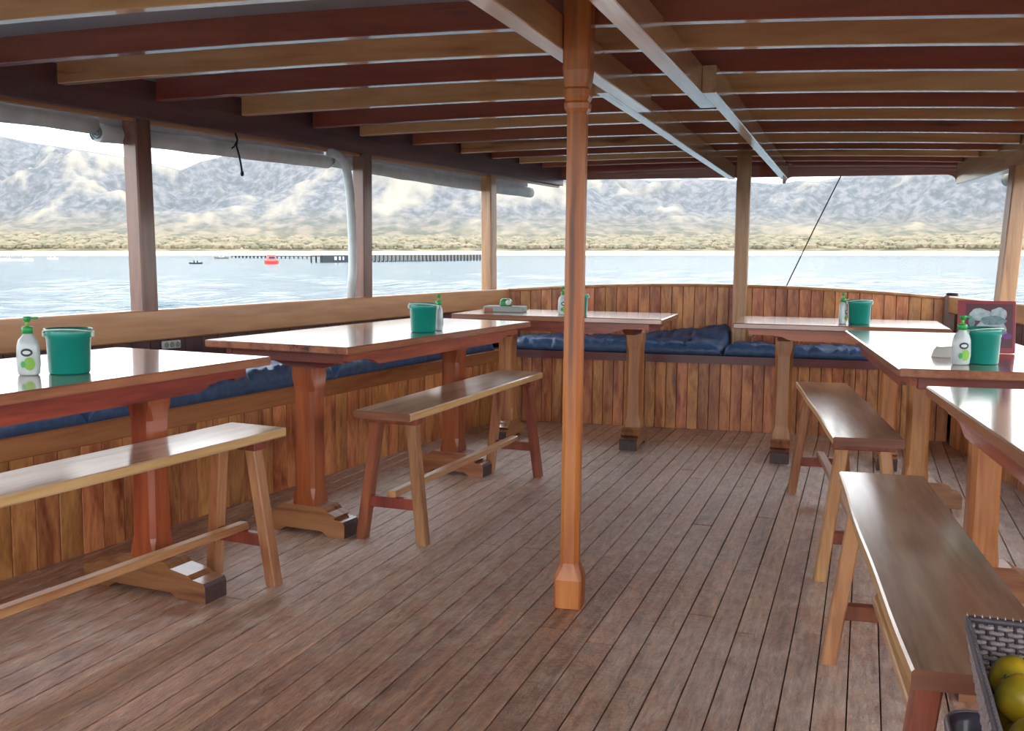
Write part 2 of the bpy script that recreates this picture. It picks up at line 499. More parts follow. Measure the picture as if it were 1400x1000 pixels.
be = thing('built_in_bench', 'built-in bench across the far end with a maroon seat edge', 'bench')
xa, xb = -2.255, 0.502
panel_run(be, (xa, y_panel(xa) + .02), (xb, y_panel(xb) + .02), 0.0, lambda x, y: 0.425, 0.068, PANEL)
sb = MB()
sb.prism([(xa - .07, y_panel(xa) - .012), (xb + .0, y_panel(xb) - .012), (xb - .02, y_wall(xb)), (xa - .07, y_wall(xa))], 0.424, 0.474, 'Z')
sb.build('seat_board', MAROON, be)
MB().box((xa - .004, y_panel(xa) - .005, 0.236), (0.045, 0.045, 0.472), .004).build('corner_post', MAROON, be)

br = thing('built_in_bench', 'built-in bench along the right rail behind the right-hand tables', 'bench')
y1r = 6.50
panel_run(br, (xr_panel(Y0) + .012, Y0), (xr_panel(y1r) + .012, y1r), 0.0, lambda x, y: 0.40, 0.098, PANEL)
strip('front_rail', (xr_panel(Y0), Y0), (xr_panel(y1r), y1r), (0.395, 0.395), (0.472, 0.472), 0.03, SEAT_RAIL, br, side=-1)
sb = MB()
sb.prism([(xr_panel(Y0) + .005, Y0), (xr_panel(y1r) + .005, y1r), (xr_rail(y1r), y1r + .02), (xr_rail(Y0), Y0)], 0.452, 0.474, 'Z')
sb.build('seat_board', SEAT_RAIL, br)

# walls of the deck ----------------------------------------------------------
def hull(name, p0, p1, side):
    """the hull skin outside the rail, a plain board wall"""
    p0 = Vector(p0); p1 = Vector(p1)
    d = (p1 - p0).normalized(); n = Vector((-d.y, d.x)) * side
    b = MB()
    a0 = p0 + n * 0.062; a1 = p1 + n * 0.062
    c0 = p0 + n * 0.09; c1 = p1 + n * 0.09
    vs = [(a0.x, a0.y), (a1.x, a1.y), (c1.x, c1.y), (c0.x, c0.y)]
    b.prism(vs, -2.6, 0.74, 'Z')
    return struct(b.build(name, PANEL_DARK))

ye = 6.88
wl = hull('wall_left', (xl_rail(-3), -3), (xl_rail(ye), ye), 1)
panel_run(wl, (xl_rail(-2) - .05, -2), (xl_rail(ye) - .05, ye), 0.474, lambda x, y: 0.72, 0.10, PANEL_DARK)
strip('rail', (xl_rail(-3), -3), (xl_rail(6.92), 6.92), (0.665, 0.725), (rail_z(-3), 0.8575), 0.06, RAIL, wl, ch=0.006, side=1)

wr = hull('wall_right', (xr_rail(-3), -3), (xr_rail(7.06), 7.06), -1)
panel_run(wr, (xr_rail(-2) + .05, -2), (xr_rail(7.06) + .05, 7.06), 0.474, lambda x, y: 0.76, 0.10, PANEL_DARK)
strip('rail', (xr_rail(-3), -3), (xr_rail(7.08), 7.08), (0.72, 0.755), (0.84, 0.862), 0.06, RAIL, wr, ch=0.006, side=-1)

xa, xb = xl_rail(6.85) - .01, 0.49
b = MB()
rings = []
for k in range(29):
    x = xa - .1 + (xb - xa + .2) * k / 28
    rings.append([(x, y_wall(x) + .022, -2.6), (x, y_wall(x) + .05, -2.6), (x, y_wall(x) + .05, cap_z(x) - .018), (x, y_wall(x) + .022, cap_z(x) - .018)])
b.loft(rings, True, False, False)
wf = struct(b.build('wall_far', PANEL_DARK))
panel_run(wf, (xa, y_wall(xa) + .01), (xb, y_wall(xb) + .01), 0.474, lambda x, y: cap_z(x) - 0.006, 0.076, PANEL)
b = MB()
rings = []
for k in range(29):
    x = xa - .03 + (xb - xa + .06) * k / 28
    y = y_wall(x); z = cap_z(x)
    rings.append([(x, y - .012, z - .012), (x, y - .008, z), (x, y + .062, z), (x, y + .066, z - .012), (x, y + .06, z - .02), (x, y - .006, z - .02)])
b.loft(rings, True, False, False)
b.build('cap_rail', RAIL, wf)
MB().box((0.52, y_wall(0.52) + 0.0, 0.665), (0.10, 0.10, 0.40), .008).build('corner_post', POST_DARK, wf)
MB().lathe([(0.034, 0.0), (0.036, 0.01), (0.03, 0.016), (0.0, 0.017)], 16, (0.52, y_wall(0.52), 0.865)).build('post_cap', BLACK, wf)

# ------------------------------------------------------------------ ceiling: lining, rafters, beams, plates
def zc(x, y): return 1.785 - 0.008 * (y - 3) - 0.012 * (x + .84) ** 2     # underside of the rafters
RY = {-8: -0.34, -7: 0.08, -6: 0.50, -5: 0.92, -4: 1.34, -3: 1.76, -2: 2.18, -1: 2.60, 0: 3.09, 1: 3.47, 2: 3.92, 3: 4.40, 4: 4.86, 5: 5.25, 6: 5.74, 7: 6.23, 8: 6.60, 9: 6.98, 10: 7.32}
RS = {-8: .1, -7: .1, -6: .1, -5: .1, -4: .1, -3: .1, -2: .1, -1: .1, 0: .098, 1: .102, 2: .094, 3: .087, 4: .065, 5: .074, 6: .074, 7: .05, 8: .046, 9: .052, 10: .06}
b = MB()
nx, ny = 20, 22
vs = []
RH = 0.088
for j in range(ny + 1):
    for i_ in range(nx + 1):
        y = -1.0 + (7.75 + 1.0) * j / ny
        xL = xl_rail(min(y, 7.75)) - 0.18; xR = xr_plate(y) + 0.18
        x = xL + (xR - xL) * i_ / nx
        vs.append((x, y, zc(x, y) + RH))
fs = [(j * (nx + 1) + i_, j * (nx + 1) + i_ + 1, (j + 1) * (nx + 1) + i_ + 1, (j + 1) * (nx + 1) + i_) for j in range(ny) for i_ in range(nx)]
n0 = len(vs)
vs2 = vs + [(v[0], v[1], v[2] + .02) for v in vs]
fs2 = fs + [tuple(n0 + q for q in f[::-1]) for f in fs]
b.add(vs2, fs2)
ceiling = struct(b.build('ceiling', CEIL))

def rafter(k, mat, th=0.046):
    yc_, s = RY[k], RS[k]
    xL = xl_rail(yc_) + 0.0; xR = xr_plate(yc_ + .12)
    rings = []
    n = 12
    for q in range(n + 1):
        x = xL + (xR - xL) * q / n
        y = yc_ + s * (x + .84)
        z = zc(x, y)
        rings.append([(x, y - th / 2 + .003, z), (x, y + th / 2 - .003, z), (x, y + th / 2, z + .003), (x, y + th / 2, z + RH), (x, y - th / 2, z + RH), (x, y - th / 2, z + .003)])
    MB().loft(rings, True, False, False).build('rafter', mat, ceiling)
for k in RY:
    rafter(k, TAN if k % 2 else RED)
# end fascia with rounded corners by the beam ends
def fascia(x0, x1, r0, r1):
    zt = 1.835
    zb = 1.659
    poly = [(x0, zt), (x0, zb - .045)]
    n = 6
    def arc(xc0, sgn, r):
        return [(xc0 + sgn * r * (1 - math.cos(t)), zb - .045 + .045 * math.sin(t)) for t in [math.pi / 2 * q / n for q in range(n + 1)]]
    if r0: poly += arc(x0 + .02, 1, r0)
    else: poly = [(x0, zt), (x0, zb)]
    if r1: poly += [(p[0], p[1]) for p in arc(x1 - .02, -1, r1)[::-1]] + [(x1, zb - .045)]
    else: poly += [(x1, zb)]
    poly += [(x1, zt)]
    o = MB().prism(poly, -0.02, 0.02, 'Y').build('fascia', RED, ceiling)
    o.location = (0, 7.58, 0)
fascia(-0.59, 0.56, 0.05, 0.06)
fascia(-2.22, -0.605, 0, 0)
def lbeam(name, x0, y0, x1, y1, w, h, mat, zoff=0.0):
    z0 = 1.70 - .012 * (y0 - 3) + zoff; z1 = 1.70 - .012 * (y1 - 3) + zoff
    return strip(name, (x0, y0), (x1, y1), (z0, z1), (z0 + h, z1 + h), w, mat, ceiling, ch=0.003, side=-1)
lbeam('roof_beam', -0.985, -3.0, -0.93, 4.25, 0.062, 0.10, BEAM)
lbeam('roof_beam', -0.975, 3.75, -0.97, 7.55, 0.05, 0.098, BEAM, -.001)
lbeam('roof_beam', -0.675, -3.0, -0.66, 4.20, 0.062, 0.10, BEAM)
lbeam('roof_beam', -0.597, 3.84, -0.605, 7.6, 0.05, 0.098, BEAM, -.001)

def pz(y): return 1.665 - .008 * (y - 3)
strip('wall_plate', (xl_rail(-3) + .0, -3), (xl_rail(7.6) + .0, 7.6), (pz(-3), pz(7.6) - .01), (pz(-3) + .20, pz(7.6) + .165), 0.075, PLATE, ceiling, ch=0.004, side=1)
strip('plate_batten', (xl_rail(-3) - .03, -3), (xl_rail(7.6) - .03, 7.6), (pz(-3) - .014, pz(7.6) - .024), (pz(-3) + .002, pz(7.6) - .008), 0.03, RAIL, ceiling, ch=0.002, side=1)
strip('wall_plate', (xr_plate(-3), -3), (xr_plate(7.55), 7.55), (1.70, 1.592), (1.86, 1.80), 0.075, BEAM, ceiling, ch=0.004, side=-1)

# ------------------------------------------------------------------ posts
def square_post(label, x, y, z0, z1, w, mat, rz, lean=(0, 0), ch=0.006, parts=None, name='support_post'):
    t = thing(name, label, 'post', (x, y, z0), rz)
    rings = []
    h = z1 - z0
    for q in (0, 1):
        c = (lean[0] * q, lean[1] * q)
        a = w / 2
        rr = []
        for sx, sy, fx, fy in ((-1, -1, 0, 1), (-1, -1, 1, 0), (1, -1, -1, 0), (1, -1, 0, 1), (1, 1, 0, -1), (1, 1, -1, 0), (-1, 1, 1, 0), (-1, 1, 0, -1)):
            rr.append((c[0] + sx * a + fx * ch, c[1] + sy * a + fy * ch, h * q))
        rings.append(rr)
    MB().loft(rings, True, False, False).build('shaft', mat, t)
    return t
al = -A_L
def lp(y, off=0.045): return xl_rail(y) - off
t = square_post('dark brown square post nearest the camera on the left rail', lp(3.70), 3.70, rail_z(3.7) - .001, pz(3.7) + .0, 0.085, POST_DARK, al, lean=(-.02, 0))
t = square_post('brown square post on the left rail with a grey pipe beside it', lp(5.22), 5.22, rail_z(5.22) - .001, pz(5.22), 0.08, POST_DARK, al)
t = square_post('tan square post farthest along the left rail', lp(6.60), 6.60, rail_z(6.6) - .001, pz(6.6), 0.08, POST_TAN, al, lean=(-.01, 0))
t = square_post('tan square post at the middle of the far end wall', -0.775, 6.83 , 0.474, zc(-.775, 6.85) + .0, 0.088, POST_TAN, 0.05)
t = square_post('tan square post on the right rail beside the menu board', xr_rail(6.33) + .04, 6.33, 0.861, 1.612, 0.09, POST_TAN, 0.22, lean=(.04, 0))
t = square_post('dark brown post on the left rail beside the near corner table', lp(1.9), 1.9, rail_z(1.9) - .001, pz(1.9), 0.085, POST_DARK, al) if False else None

# centre post: turned base block, chamfered shaft, capital
cp = thing('support_post', 'reddish brown turned post standing alone in the middle of the deck', 'post', (-0.838, 3.02, 0), 0.08)
def sqring(hw, z, ch):
    a = hw
    return [(sx * a + fx * ch, sy * a + fy * ch, z) for sx, sy, fx, fy in ((-1, -1, 0, 1), (-1, -1, 1, 0), (1, -1, -1, 0), (1, -1, 0, 1), (1, 1, 0, -1), (1, 1, -1, 0), (-1, 1, 1, 0), (-1, 1, 0, -1))]
MB().loft([sqring(.042, 0, .006), sqring(.043, .09, .006), sqring(.040, .108, .012), sqring(.033, .128, .014), sqring(.029, .14, .012)], True, False, False).build('base_block', POST_MAIN, cp)
MB().loft([sqring(.0285, .13, .012), sqring(.0285, .8, .013), sqring(.029, 1.52, .013)], True, False, False).build('shaft', POST_MAIN, cp)
MB().loft([sqring(.029, 1.515, .012), sqring(.036, 1.53, .012), sqring(.037, 1.545, .012), sqring(.033, 1.552, .01), sqring(.039, 1.565, .012), sqring(.039, 1.585, .012), sqring(.034, 1.592, .01),
           sqring(.037, 1.605, .006), sqring(.041, 1.64, .006), sqring(.041, 1.866, .006)], True, False, False).build('capital', POST_MAIN, cp)

# ------------------------------------------------------------------ tables
def make_table(hw, hh, label, group, ped_mat, py, fl, shift):
    """local x across, y along, top at 0.76"""
    t = thing('dining_table', label, 'table', (0, 0, 0), 0, group)
    b = MB().box((0, 0, 0.746), (2 * hw, 2 * hh, 0.028), .004)
    b.build('tabletop', TOP, t)
    # apron boards with stepped, scalloped lower edge
    e = hh - 0.075
    pl = 0.30
    prof = [(-e, .732), (-e, .700), (-e + .13, .700), (-e + .15, .694), (-e + .17, .692), (-e + .19, .682), (-e + .22, .674), (e - .22, .674), (e - .19, .682), (e - .17, .692), (e - .15, .694), (e - .13, .700), (e, .700), (e, .732)]
    for s in (-1, 1):
        xx = s * (hw - 0.055)
        MB().prism(prof, xx - .012, xx + .012, 'X').build('apron', APRON, t)
    for s in (-1, 1):
        MB().box((0, s * (e - 0.012), .710), (2 * hw - .136, .024, .044), .002).build('end_apron', APRON_X, t)
    for s in (-1, 1):
        # bearer on top of the pedestal
        q = hw - .07
        bp = [(-q, .732), (-q, .712), (-q + .03, .70), (-q + .06, .688), (-.085, .655), (.085, .655), (q - .06, .688), (q - .03, .70), (q, .712), (q, .732)]
        MB().prism(bp, s * py - .03, s * py + .03, 'Y').build('bearer', APRON_X, t)
        rings = []
        for hwx, z, ch in ((.050, .11, .004), (.049, .14, .005), (.047, .18, .014), (.045, .36, .015), (.046, .56, .015), (.049, .61, .006), (.050, .655, .004)):
            rings.append([(p[0] + shift, p[1] + s * py, p[2]) for p in sqring(hwx, z, ch)])
        MB().loft(rings, True, False, False).build('pedestal', ped_mat, t)
        c1, c2 = fl * .45, fl * .58
        fp = [(-fl, .0), (-c2, 0), (-c1, .018), (c1, .018), (c2, 0), (fl, 0), (fl, .052), (fl - .006, .064), (fl - .05, .070), ((fl + .115) / 2, .082), (.115, .094), (.105, .104), (.09, .112), (-.09, .112), (-.105, .104), (-.115, .094), (-(fl + .115) / 2, .082), (-fl + .05, .070), (-fl + .006, .064), (-fl, .052)]
        fo = MB().prism([(a_ + shift, z_) for a_, z_ in fp], s * py - .05, s * py + .05, 'Y').build('foot', FOOT, t)
        fo.data.materials.append(FOOT_END)
        for p_ in fo.data.polygons:
            if abs(p_.normal.x) > .85 and abs(p_.center.x - shift) > fl - .02: p_.material_index = 1
    return t

GT_L = 'dining tables along the left rail'
GT_F = 'dining tables in front of the far bench'
GT_R = 'dining tables along the right rail'
TB = [
    ('glossy wooden table along the left rail, the one nearest the camera', GT_L, -2.207, 2.084, -0.089, 0.331, 0.809, PED_RED, .609, .255, 0),
    ('glossy wooden table in the middle of the left row with a teal bucket', GT_L, -1.981, 4.10, -0.091, 0.322, 0.832, PED_RED, .610, .19, 0),
    ('wooden table before the far bench holding a grey box, behind the centre post', GT_F, -1.617, 5.677, 0.035 - math.pi / 2, 0.319, 0.594, PED, .385, .18, -.09),
    ('wooden table before the far bench, right of the far middle post', GT_F, -0.128, 5.64, 0.037 - math.pi / 2, 0.335, 0.515, PED, .27, .18, -.09),
    ('glossy wooden table on the right holding the red menu board', GT_R, 0.317, 4.215, 0.114, 0.305, 0.836, PED, .636, .195, 0),
    ('glossy wooden table by the right edge with a bare top', GT_R, 0.578, 2.15, 0.117, 0.323, 0.809, PED, .609, .25, 0),
]
for lab, grp, x, y, rz, hw, hh, pm, py, fl, sh in TB:
    t = make_table(hw, hh, lab, grp, pm, py, fl, sh)
    t.location = (x, y, 0); t.rotation_euler = (0, 0, rz)

# ------------------------------------------------------------------ benches
def beam_between(p, q, w, h, ch=.003, up=Vector((0, 0, 1))):
    p, q = Vector(p), Vector(q)
    t = (q - p).normalized()
    a = t.cross(up)
    if a.length < 1e-3: a = Vector((1, 0, 0))
    a.normalize(); b_ = a.cross(t).normalized()
    rings = []
    for c in (p, q):
        r_ = []
        for sx, sy, fx, fy in ((-1, -1, 0, 1), (-1, -1, 1, 0), (1, -1, -1, 0), (1, -1, 0, 1), (1, 1, 0, -1), (1, 1, -1, 0), (-1, 1, 1, 0), (-1, 1, 0, -1)):
            r_.append(tuple(c + a * (sx * w / 2 + fx * ch) + b_ * (sy * h / 2 + fy * ch)))
        rings.append(r_)
    return rings

def make_bench(hw, hh, label, lm, seed):
    r = random.Random(seed)
    t = thing('wooden_bench', label, 'bench', (0, 0, 0), 0, 'loose wooden benches at the tables')
    # slab with a slightly wavy natural edge
    rings = []
    n = 16
    ph = r.uniform(0, 6)
    for k in range(n + 1):
        y = -hh + 2 * hh * k / n
        wl_ = hw + .003 * math.sin(3.1 * y + ph) + .0015 * math.sin(9 * y)
        wr_ = hw + .003 * math.sin(2.7 * y + ph + 2)
        rings.append([(-wl_ + .004, y, .482), (wr_ - .004, y, .482), (wr_, y, .487), (wr_, y, .508), (wr_ - .004, y, .512), (-wl_ + .004, y, .512), (-wl_, y, .508), (-wl_, y, .487)])
    o = MB().loft(rings, True, False, False).build('seat', SEAT, t)
    o.data.materials.append(SEAT_EDGE)
    o.data.materials.append(SEAT_END)
    for p in o.data.polygons:
        if abs(p.normal.x) > .8: p.material_index = 1
        if abs(p.normal.y) > .8: p.material_index = 2
    ly = hh - .115
    for s in (-1, 1):
        MB().box((0, s * ly, .468), (2 * hw - .03, .06, .028), .003).build('cleat', LEG_RED, t)
        for a in (-1, 1):
            rg = beam_between((a * (hw - .045), s * (ly - .0), .465), (a * (hw + .012), s * (ly + .025), 0.0), .04, .046, .004, up=Vector((0, 1, 0)))
            # flatten the ends to the floor / cleat
            rg[0] = [(p[0], p[1], .456) for p in rg[0]]; rg[1] = [(p[0], p[1], 0.0) for p in rg[1]]
            MB().loft(rg, True, False, False).build('leg', lm if (a * s > 0) else LEG, t)
        yy = s * (ly + .018)
        MB().box((0, yy, .150), (2 * (hw - .008), .03, .042), .003).build('stretcher', LEG_RED, t)
    MB().box((0, 0, .184), (.036, 2 * (ly + .035), .026), .004).build('long_stretcher', STR, t)
    return t
BN = [
    ('long wooden bench in front of the nearest left table', -2.013, 2.11, -0.102, 0.114, 0.86, LEG),
    ('wooden bench in front of the middle left table', -1.646, 4.119, -0.034, 0.118, 0.741, LEG_RED),
    ('wooden bench beside the right table that holds the menu board', -0.071, 4.244, 0.137, 0.114, 0.759, LEG),
    ('wooden bench at lower right next to the wicker fruit basket', 0.131, 2.23, 0.095, 0.113, 0.699, LEG_RED),
]
for k, (lab, x, y, rz, hw, hh, lm) in enumerate(BN):
    t = make_bench(hw, hh, lab, lm, k)
    t.location = (x, y, 0); t.rotation_euler = (0, 0, rz)

# ------------------------------------------------------------------ cushions
def cushion(label, c00, c10, c11, c01, th, seed, nu=70, lift=None, z0=0.4745):
    """c00-c10 the front edge, c01-c11 the back edge"""
    c00, c10, c11, c01 = map(Vector, (c00, c10, c11, c01))
    # v profile: front bottom -> front side -> top -> back side
    prof = [(0.0, 0.0), (-.012, .25), (-.014, .55), (-.004, .85), (.02, 1.0)] + [(q, 1.03) for q in (.07, .12, .2, .3, .4, .5, .6, .7, .8, .88, .94)] + [(.985, .95), (1.0, .5), (1.0, 0.0)]
    rings = []
    for i_ in range(nu + 1):
        u = i_ / nu
        f = c00.lerp(c10, u); bk = c01.lerp(c11, u)
        ring = []
        ed = min(u, 1 - u) * (c10 - c00).length
        er = min(1.0, (ed / .04)) ** .5 * .9 + .1 if ed < .04 else 1.0
        for v, h in prof:
            p = f + (bk - f) * v if v >= 0 else f + (bk - f).normalized() * v
            z = h * th * er
            q = Vector((p.x * 1.0, p.y * 1.0, seed * 9.1))
            if h > .2:
                a = noise.noise(Vector((q.x * 7, q.y * 7, q.z)))
                w = 1 - abs(noise.noise(Vector((q.x * 16 + a * 2, q.y * 13, q.z + h))))
                z += (a * .014 + (w - .72) * .058) * min(1, h)
                k = noise.noise(Vector((u * 40, seed, h * 3))) * .010
                d = (bk - f).normalized()
                if v < .1: p = p + d * k
                p = p
            if lift: z += lift(p.x, p.y, v) * (1 if h > .3 else 0)
            ring.append((p.x, p.y, z0 + max(z, 0 if h > 0 else 0)))
        rings.append(ring)
    b = MB()
    b.loft(rings, True, False, True)
    return tag(b.build('seat_cushion', NAVY), label, 'cushion', 'navy cushions on the built-in benches')

def lc(y0, y1): return [(xl_panel(y0) - .004, y0), (xl_panel(y1) - .004, y1), (xl_rail(y1) + .0, y1), (xl_rail(y0) + .0, y0)]
cushion('navy cushion on the left bench behind the nearest table', *lc(0.6, 2.93), .086, 1)
cushion('navy crumpled cushion on the left bench between the first two tables', *lc(2.94, 4.45), .094, 2)
cushion('navy cushion on the left bench at the far corner', *lc(4.46, 6.22), .082, 3)
def ec(x0, x1): return [(x0, y_panel(x0) + .002), (x1, y_panel(x1) + .002), (x1, y_wall(x1) - .004), (x0, y_wall(x0) - .004)]
def bump_end(x, y, v):
    t = max(0, min(1, (x + 1.75) / .95))
    return .115 * t ** 1.5 * max(0, min(1, v / .9)) ** 1.1 if x < -.8 else 0
cushion('navy cushion on the far bench, its end rumpled up by the middle post', *ec(-2.22, -0.832), .066, 5, lift=bump_end, nu=90)
e2 = ec(-0.822, 0.42)
e2 = [e2[0], e2[1], (e2[2][0], e2[2][1] - .155), (e2[3][0], e2[3][1] - .155)]
cushion('flat navy cushion on the far bench behind the right-hand far table', *e2, .064, 6, nu=80)

# ------------------------------------------------------------------ things on the tables
TZ = 0.7605
def make_bucket():
    t = thing('bucket', '', 'bucket', (0, 0, 0), 0, 'teal buckets on the tables')
    b = MB()
    b.lathe([(.0, 0), (.050, 0), (.0535, .004), (.0570, .096), (.0588, .097), (.0595, .119), (.0575, .122), (.0545, .10), (.0495, .006), (.0, .006)], 32)
    b.build('body', TEAL, t)
    rim = MB().tube([(.0608 * math.cos(a), .0608 * math.sin(a), .121) for a in [2 * math.pi * q / 32 for q in range(32)]], .0024, 6, closed=True)
    rim.build('rim', TEAL, t)
    hd = MB().tube([(.0625 * math.cos(a), -.0625 * math.sin(a) * math.cos(-.05), .112 + .012 * math.sin(a)) for a in [math.pi * q / 20 for q in range(21)]], .0022, 6)
    hd.build('handle', PALE, t)
    for s in (-1, 1):
        MB().box((s * .0625, 0, .108), (.008, .014, .018), .002).build('handle_lug', PALE, t)
    return t
bk0 = make_bucket()
BK = [((-2.055, 2.245), 0.5, 1.0, 'teal plastic bucket on the nearest left table beside a soap bottle'),
      ((-1.79, 4.03), 0.2, 1.0, 'teal plastic bucket on the middle left table hiding a pump bottle'),
      ((-1.533, 5.60), 0.2, .95, 'teal plastic bucket hidden behind the centre post'),
      ((-0.025, 5.515), 0.3, 1.0, 'teal plastic bucket on the far table right of the middle post'),
      ((0.365, 3.62), 0.6, .95, 'teal plastic bucket in front of the red menu board')]
for k, ((x, y), rz, s, lab) in enumerate(BK):
    o = bk0 if k == 0 else copy_tree(bk0)
    o.location = (x, y, TZ); o.rotation_euler = (0, 0, rz); o.scale = (s, s, s); o['label'] = lab

def make_bottle():
    t = thing('soap_bottle', '', 'bottle', (0, 0, 0), 0, 'hand soap bottles on the tables')
    b = MB().lathe([(.0, 0), (.024, 0), (.028, .004), (.031, .03), (.030, .06), (.0285, .08), (.024, .095), (.013, .108), (.0115, .114), (0, .114)], 24, (0, 0, 0), 1.0, .62)
    b.build('body', BOTTLE, t)
    # printed label patches on the front (curved, just proud of the body)
    def patch(cx, cz, rx, rz_, mat, name, lift=.0006):
        vs = [(0, 0, 0)]; n = 16
        def P(x, z):
            q = max(0.0, 1 - (x / .031) ** 2)
            return (x, -.62 * .0312 * math.sqrt(q) - lift, z)
        vs = [P(cx, cz)] + [P(cx + rx * math.cos(2 * math.pi * i_ / n), cz + rz_ * math.sin(2 * math.pi * i_ / n)) for i_ in range(n)]
        fs = [(0, 1 + i_, 1 + (i_ + 1) % n) for i_ in range(n)]
        MB().add(vs, fs).build(name, mat, t)
    patch(0, .062, .015, .011, INK, 'label_oval')
    patch(0, .062, .010, .005, WHITE, 'label_oval_centre', .001)
    patch(.006, .032, .014, .018, LIME, 'label_leaf')
    patch(-.010, .03, .006, .009, GREEN, 'label_leaf', .001)
    MB().lathe([(.0, .112), (.0145, .112), (.0145, .127), (.011, .131), (0, .131)], 16).build('collar', GREEN, t)
    MB().lathe([(.0, .130), (.0045, .130), (.0045, .146), (0, .146)], 10).build('pump_stem', LIME, t)
    b = MB().lathe([(.0, .143), (.007, .143), (.010, .152), (.010, .157), (0, .158)], 14)
    b.box((.016, 0, .1535), (.026, .008, .006), .002)
    b.build('pump_head', GREEN, t)
    return t
bt0 = make_bottle()
BT = [((-2.118, 2.165), 0.55, 'soap pump bottle on the nearest left table'),
      ((-1.765, 4.14), 2.2, 'soap pump bottle behind the bucket on the middle left table'),
      ((-1.606, 5.55), 0.4, 'soap pump bottle peeking out left of the centre post'),
      ((-0.105, 5.48), 1.2, 'soap pump bottle on the far table right of the middle post'),
      ((0.297, 3.545), 0.35, 'soap pump bottle in front of the red menu board')]
for k, ((x, y), rz, lab) in enumerate(BT):
    o = bt0 if k == 0 else copy_tree(bt0)
    o.location = (x, y, TZ); o.rotation_euler = (0, 0, rz); o['label'] = lab

# grey box with a green packet on the far table
gb = thing('box', 'flat grey box with a rust coloured end on the far table', 'box', (-1.99, 5.66, TZ), 0.12)
MB().box((0, 0, .017), (.235, .13, .034), .004).build('body', plain('grey_card', S(150, 158, 156), .6), gb)
MB().box((-.085, -.0655, .014), (.05, .002, .02)).build('print', plain('rust_print', S(168, 96, 70), .6), gb)
gp = thing('packet', 'small green packet with a white round lid lying on the grey box', 'packet', (-1.985, 5.655, TZ + .0343), 0.12)
MB().loft([sqring(.03, 0, .008), sqring(.033, .006, .008), sqring(.032, .03, .01), sqring(.024, .042, .01)], True, False, False).build('body', plain('green_packet_foil', S(40, 132, 70), .4), gp)
MB().lathe([(0, 0), (.014, 0), (.016, .004), (.013, .010), (0, .012)], 18).build('lid', WHITE, gp).matrix_local = Matrix.Translation((.022, -.0325, .022)) @ Matrix.Rotation(math.pi / 2, 4, 'X')

# red menu board
mb = thing('menu_board', 'upright red menu board with a pale picture, standing on the right table', 'sign', (0.418, 4.02, TZ), 0.12)
tilt = Matrix.Rotation(math.radians(-9), 4, 'X')
RED_P = plain('red_print', S(132, 22, 44), .4, noise_amt=.1)
DARK_P = plain('dark_red_print', S(74, 16, 36), .4, noise_amt=.1)
PIC = plain('pale_picture_print', S(150, 168, 172), .45, noise_amt=.3, noise_scale=45)
PIC2 = plain('teal_grey_picture_print', S(96, 122, 128), .45, noise_amt=.3, noise_scale=60)
PUR = plain('purple_print', S(96, 40, 110), .45)
o = MB().box((0, 0, .0955), (.195, .006, .187), .0015, tilt).build('board', RED_P, mb)
MB().add([(x, -.0034, z) for x, z in ((-.07, .02), (.088, .02), (.088, .178), (-.07, .178))], [(0, 1, 2, 3)], tilt).build('print_panel', DARK_P, mb)
def blob(cx, cz, rx, rz_, mat, lift, seed, name='picture'):
    n = 20
    vs = [(cx, -.0034 - lift, cz)]
    for i_ in range(n):
        a = 2 * math.pi * i_ / n
        k = 1 + .22 * noise.noise(Vector((math.cos(a) * 1.5, math.sin(a) * 1.5, seed)))
        vs.append((cx + rx * k * math.cos(a), -.0034 - lift, cz + rz_ * k * math.sin(a)))
    MB().add(vs, [(0, 1 + i_, 1 + (i_ + 1) % n) for i_ in range(n)], tilt).build(name, mat, mb)
blob(.015, .085, .055, .036, PIC, .0005, 1)
blob(-.022, .138, .036, .022, PIC, .0006, 2)
blob(.04, .140, .028, .026, PIC, .0007, 3)
blob(.02, .118, .042, .018, PIC2, .0009, 4)
blob(.045, .075, .024, .012, PIC2, .0010, 5)
blob(.07, .062, .018, .010, PUR, .0012, 6)
blob(-.05, .112, .012, .016, PIC2, .0012, 8)
MB().prism([(.006, .001), (.075, .001), (.0245, .12)], -.05, .05, 'X').build('easel', RED_P, mb)

nk = MB()
rings = []
for k in range(9):
    u = k / 8
    ring = []
    for i_ in range(14):
        a = 2 * math.pi * i_ / 14
        rx = .05 * (1 - .25 * u) * (1 + .2 * noise.noise(Vector((a, u * 2, 1))))
        ring.append((rx * math.cos(a), .035 * (1 - .3 * u) * math.sin(a), .034 * u ** .8 + .006 * u * noise.noise(Vector((a * 2, u * 3, 4)))))
    rings.append(ring)
nk.loft(rings, True, False, True)
o = tag(nk.build('napkin', plain('napkin_paper', S(214, 212, 206), .8, noise_amt=.06)), 'crumpled white paper napkin beside the soap bottle on the right table', 'napkin')
o.location = (0.275, 3.80, TZ)

# ------------------------------------------------------------------ socket on the left wall
sk = thing('power_socket', 'white triple power socket under the left rail', 'socket', (xl_rail(3.83) - .0395, 3.83, 0.678), -A_L)
MB().box((0.005, 0, 0), (.012, .105, .036), .003).build('plate', WHITE, sk)
for s in (-1, 0, 1):
    MB().lathe([(0, 0), (.0125, 0), (.0125, .003), (.010, .003), (.009, .001), (0, .001)], 16).build('outlet', plain('socket_face', S(150, 150, 146), .5), sk).matrix_local = Matrix.Translation((.0105, s * .032, 0)) @ Matrix.Rotation(math.pi / 2, 4, 'Y')

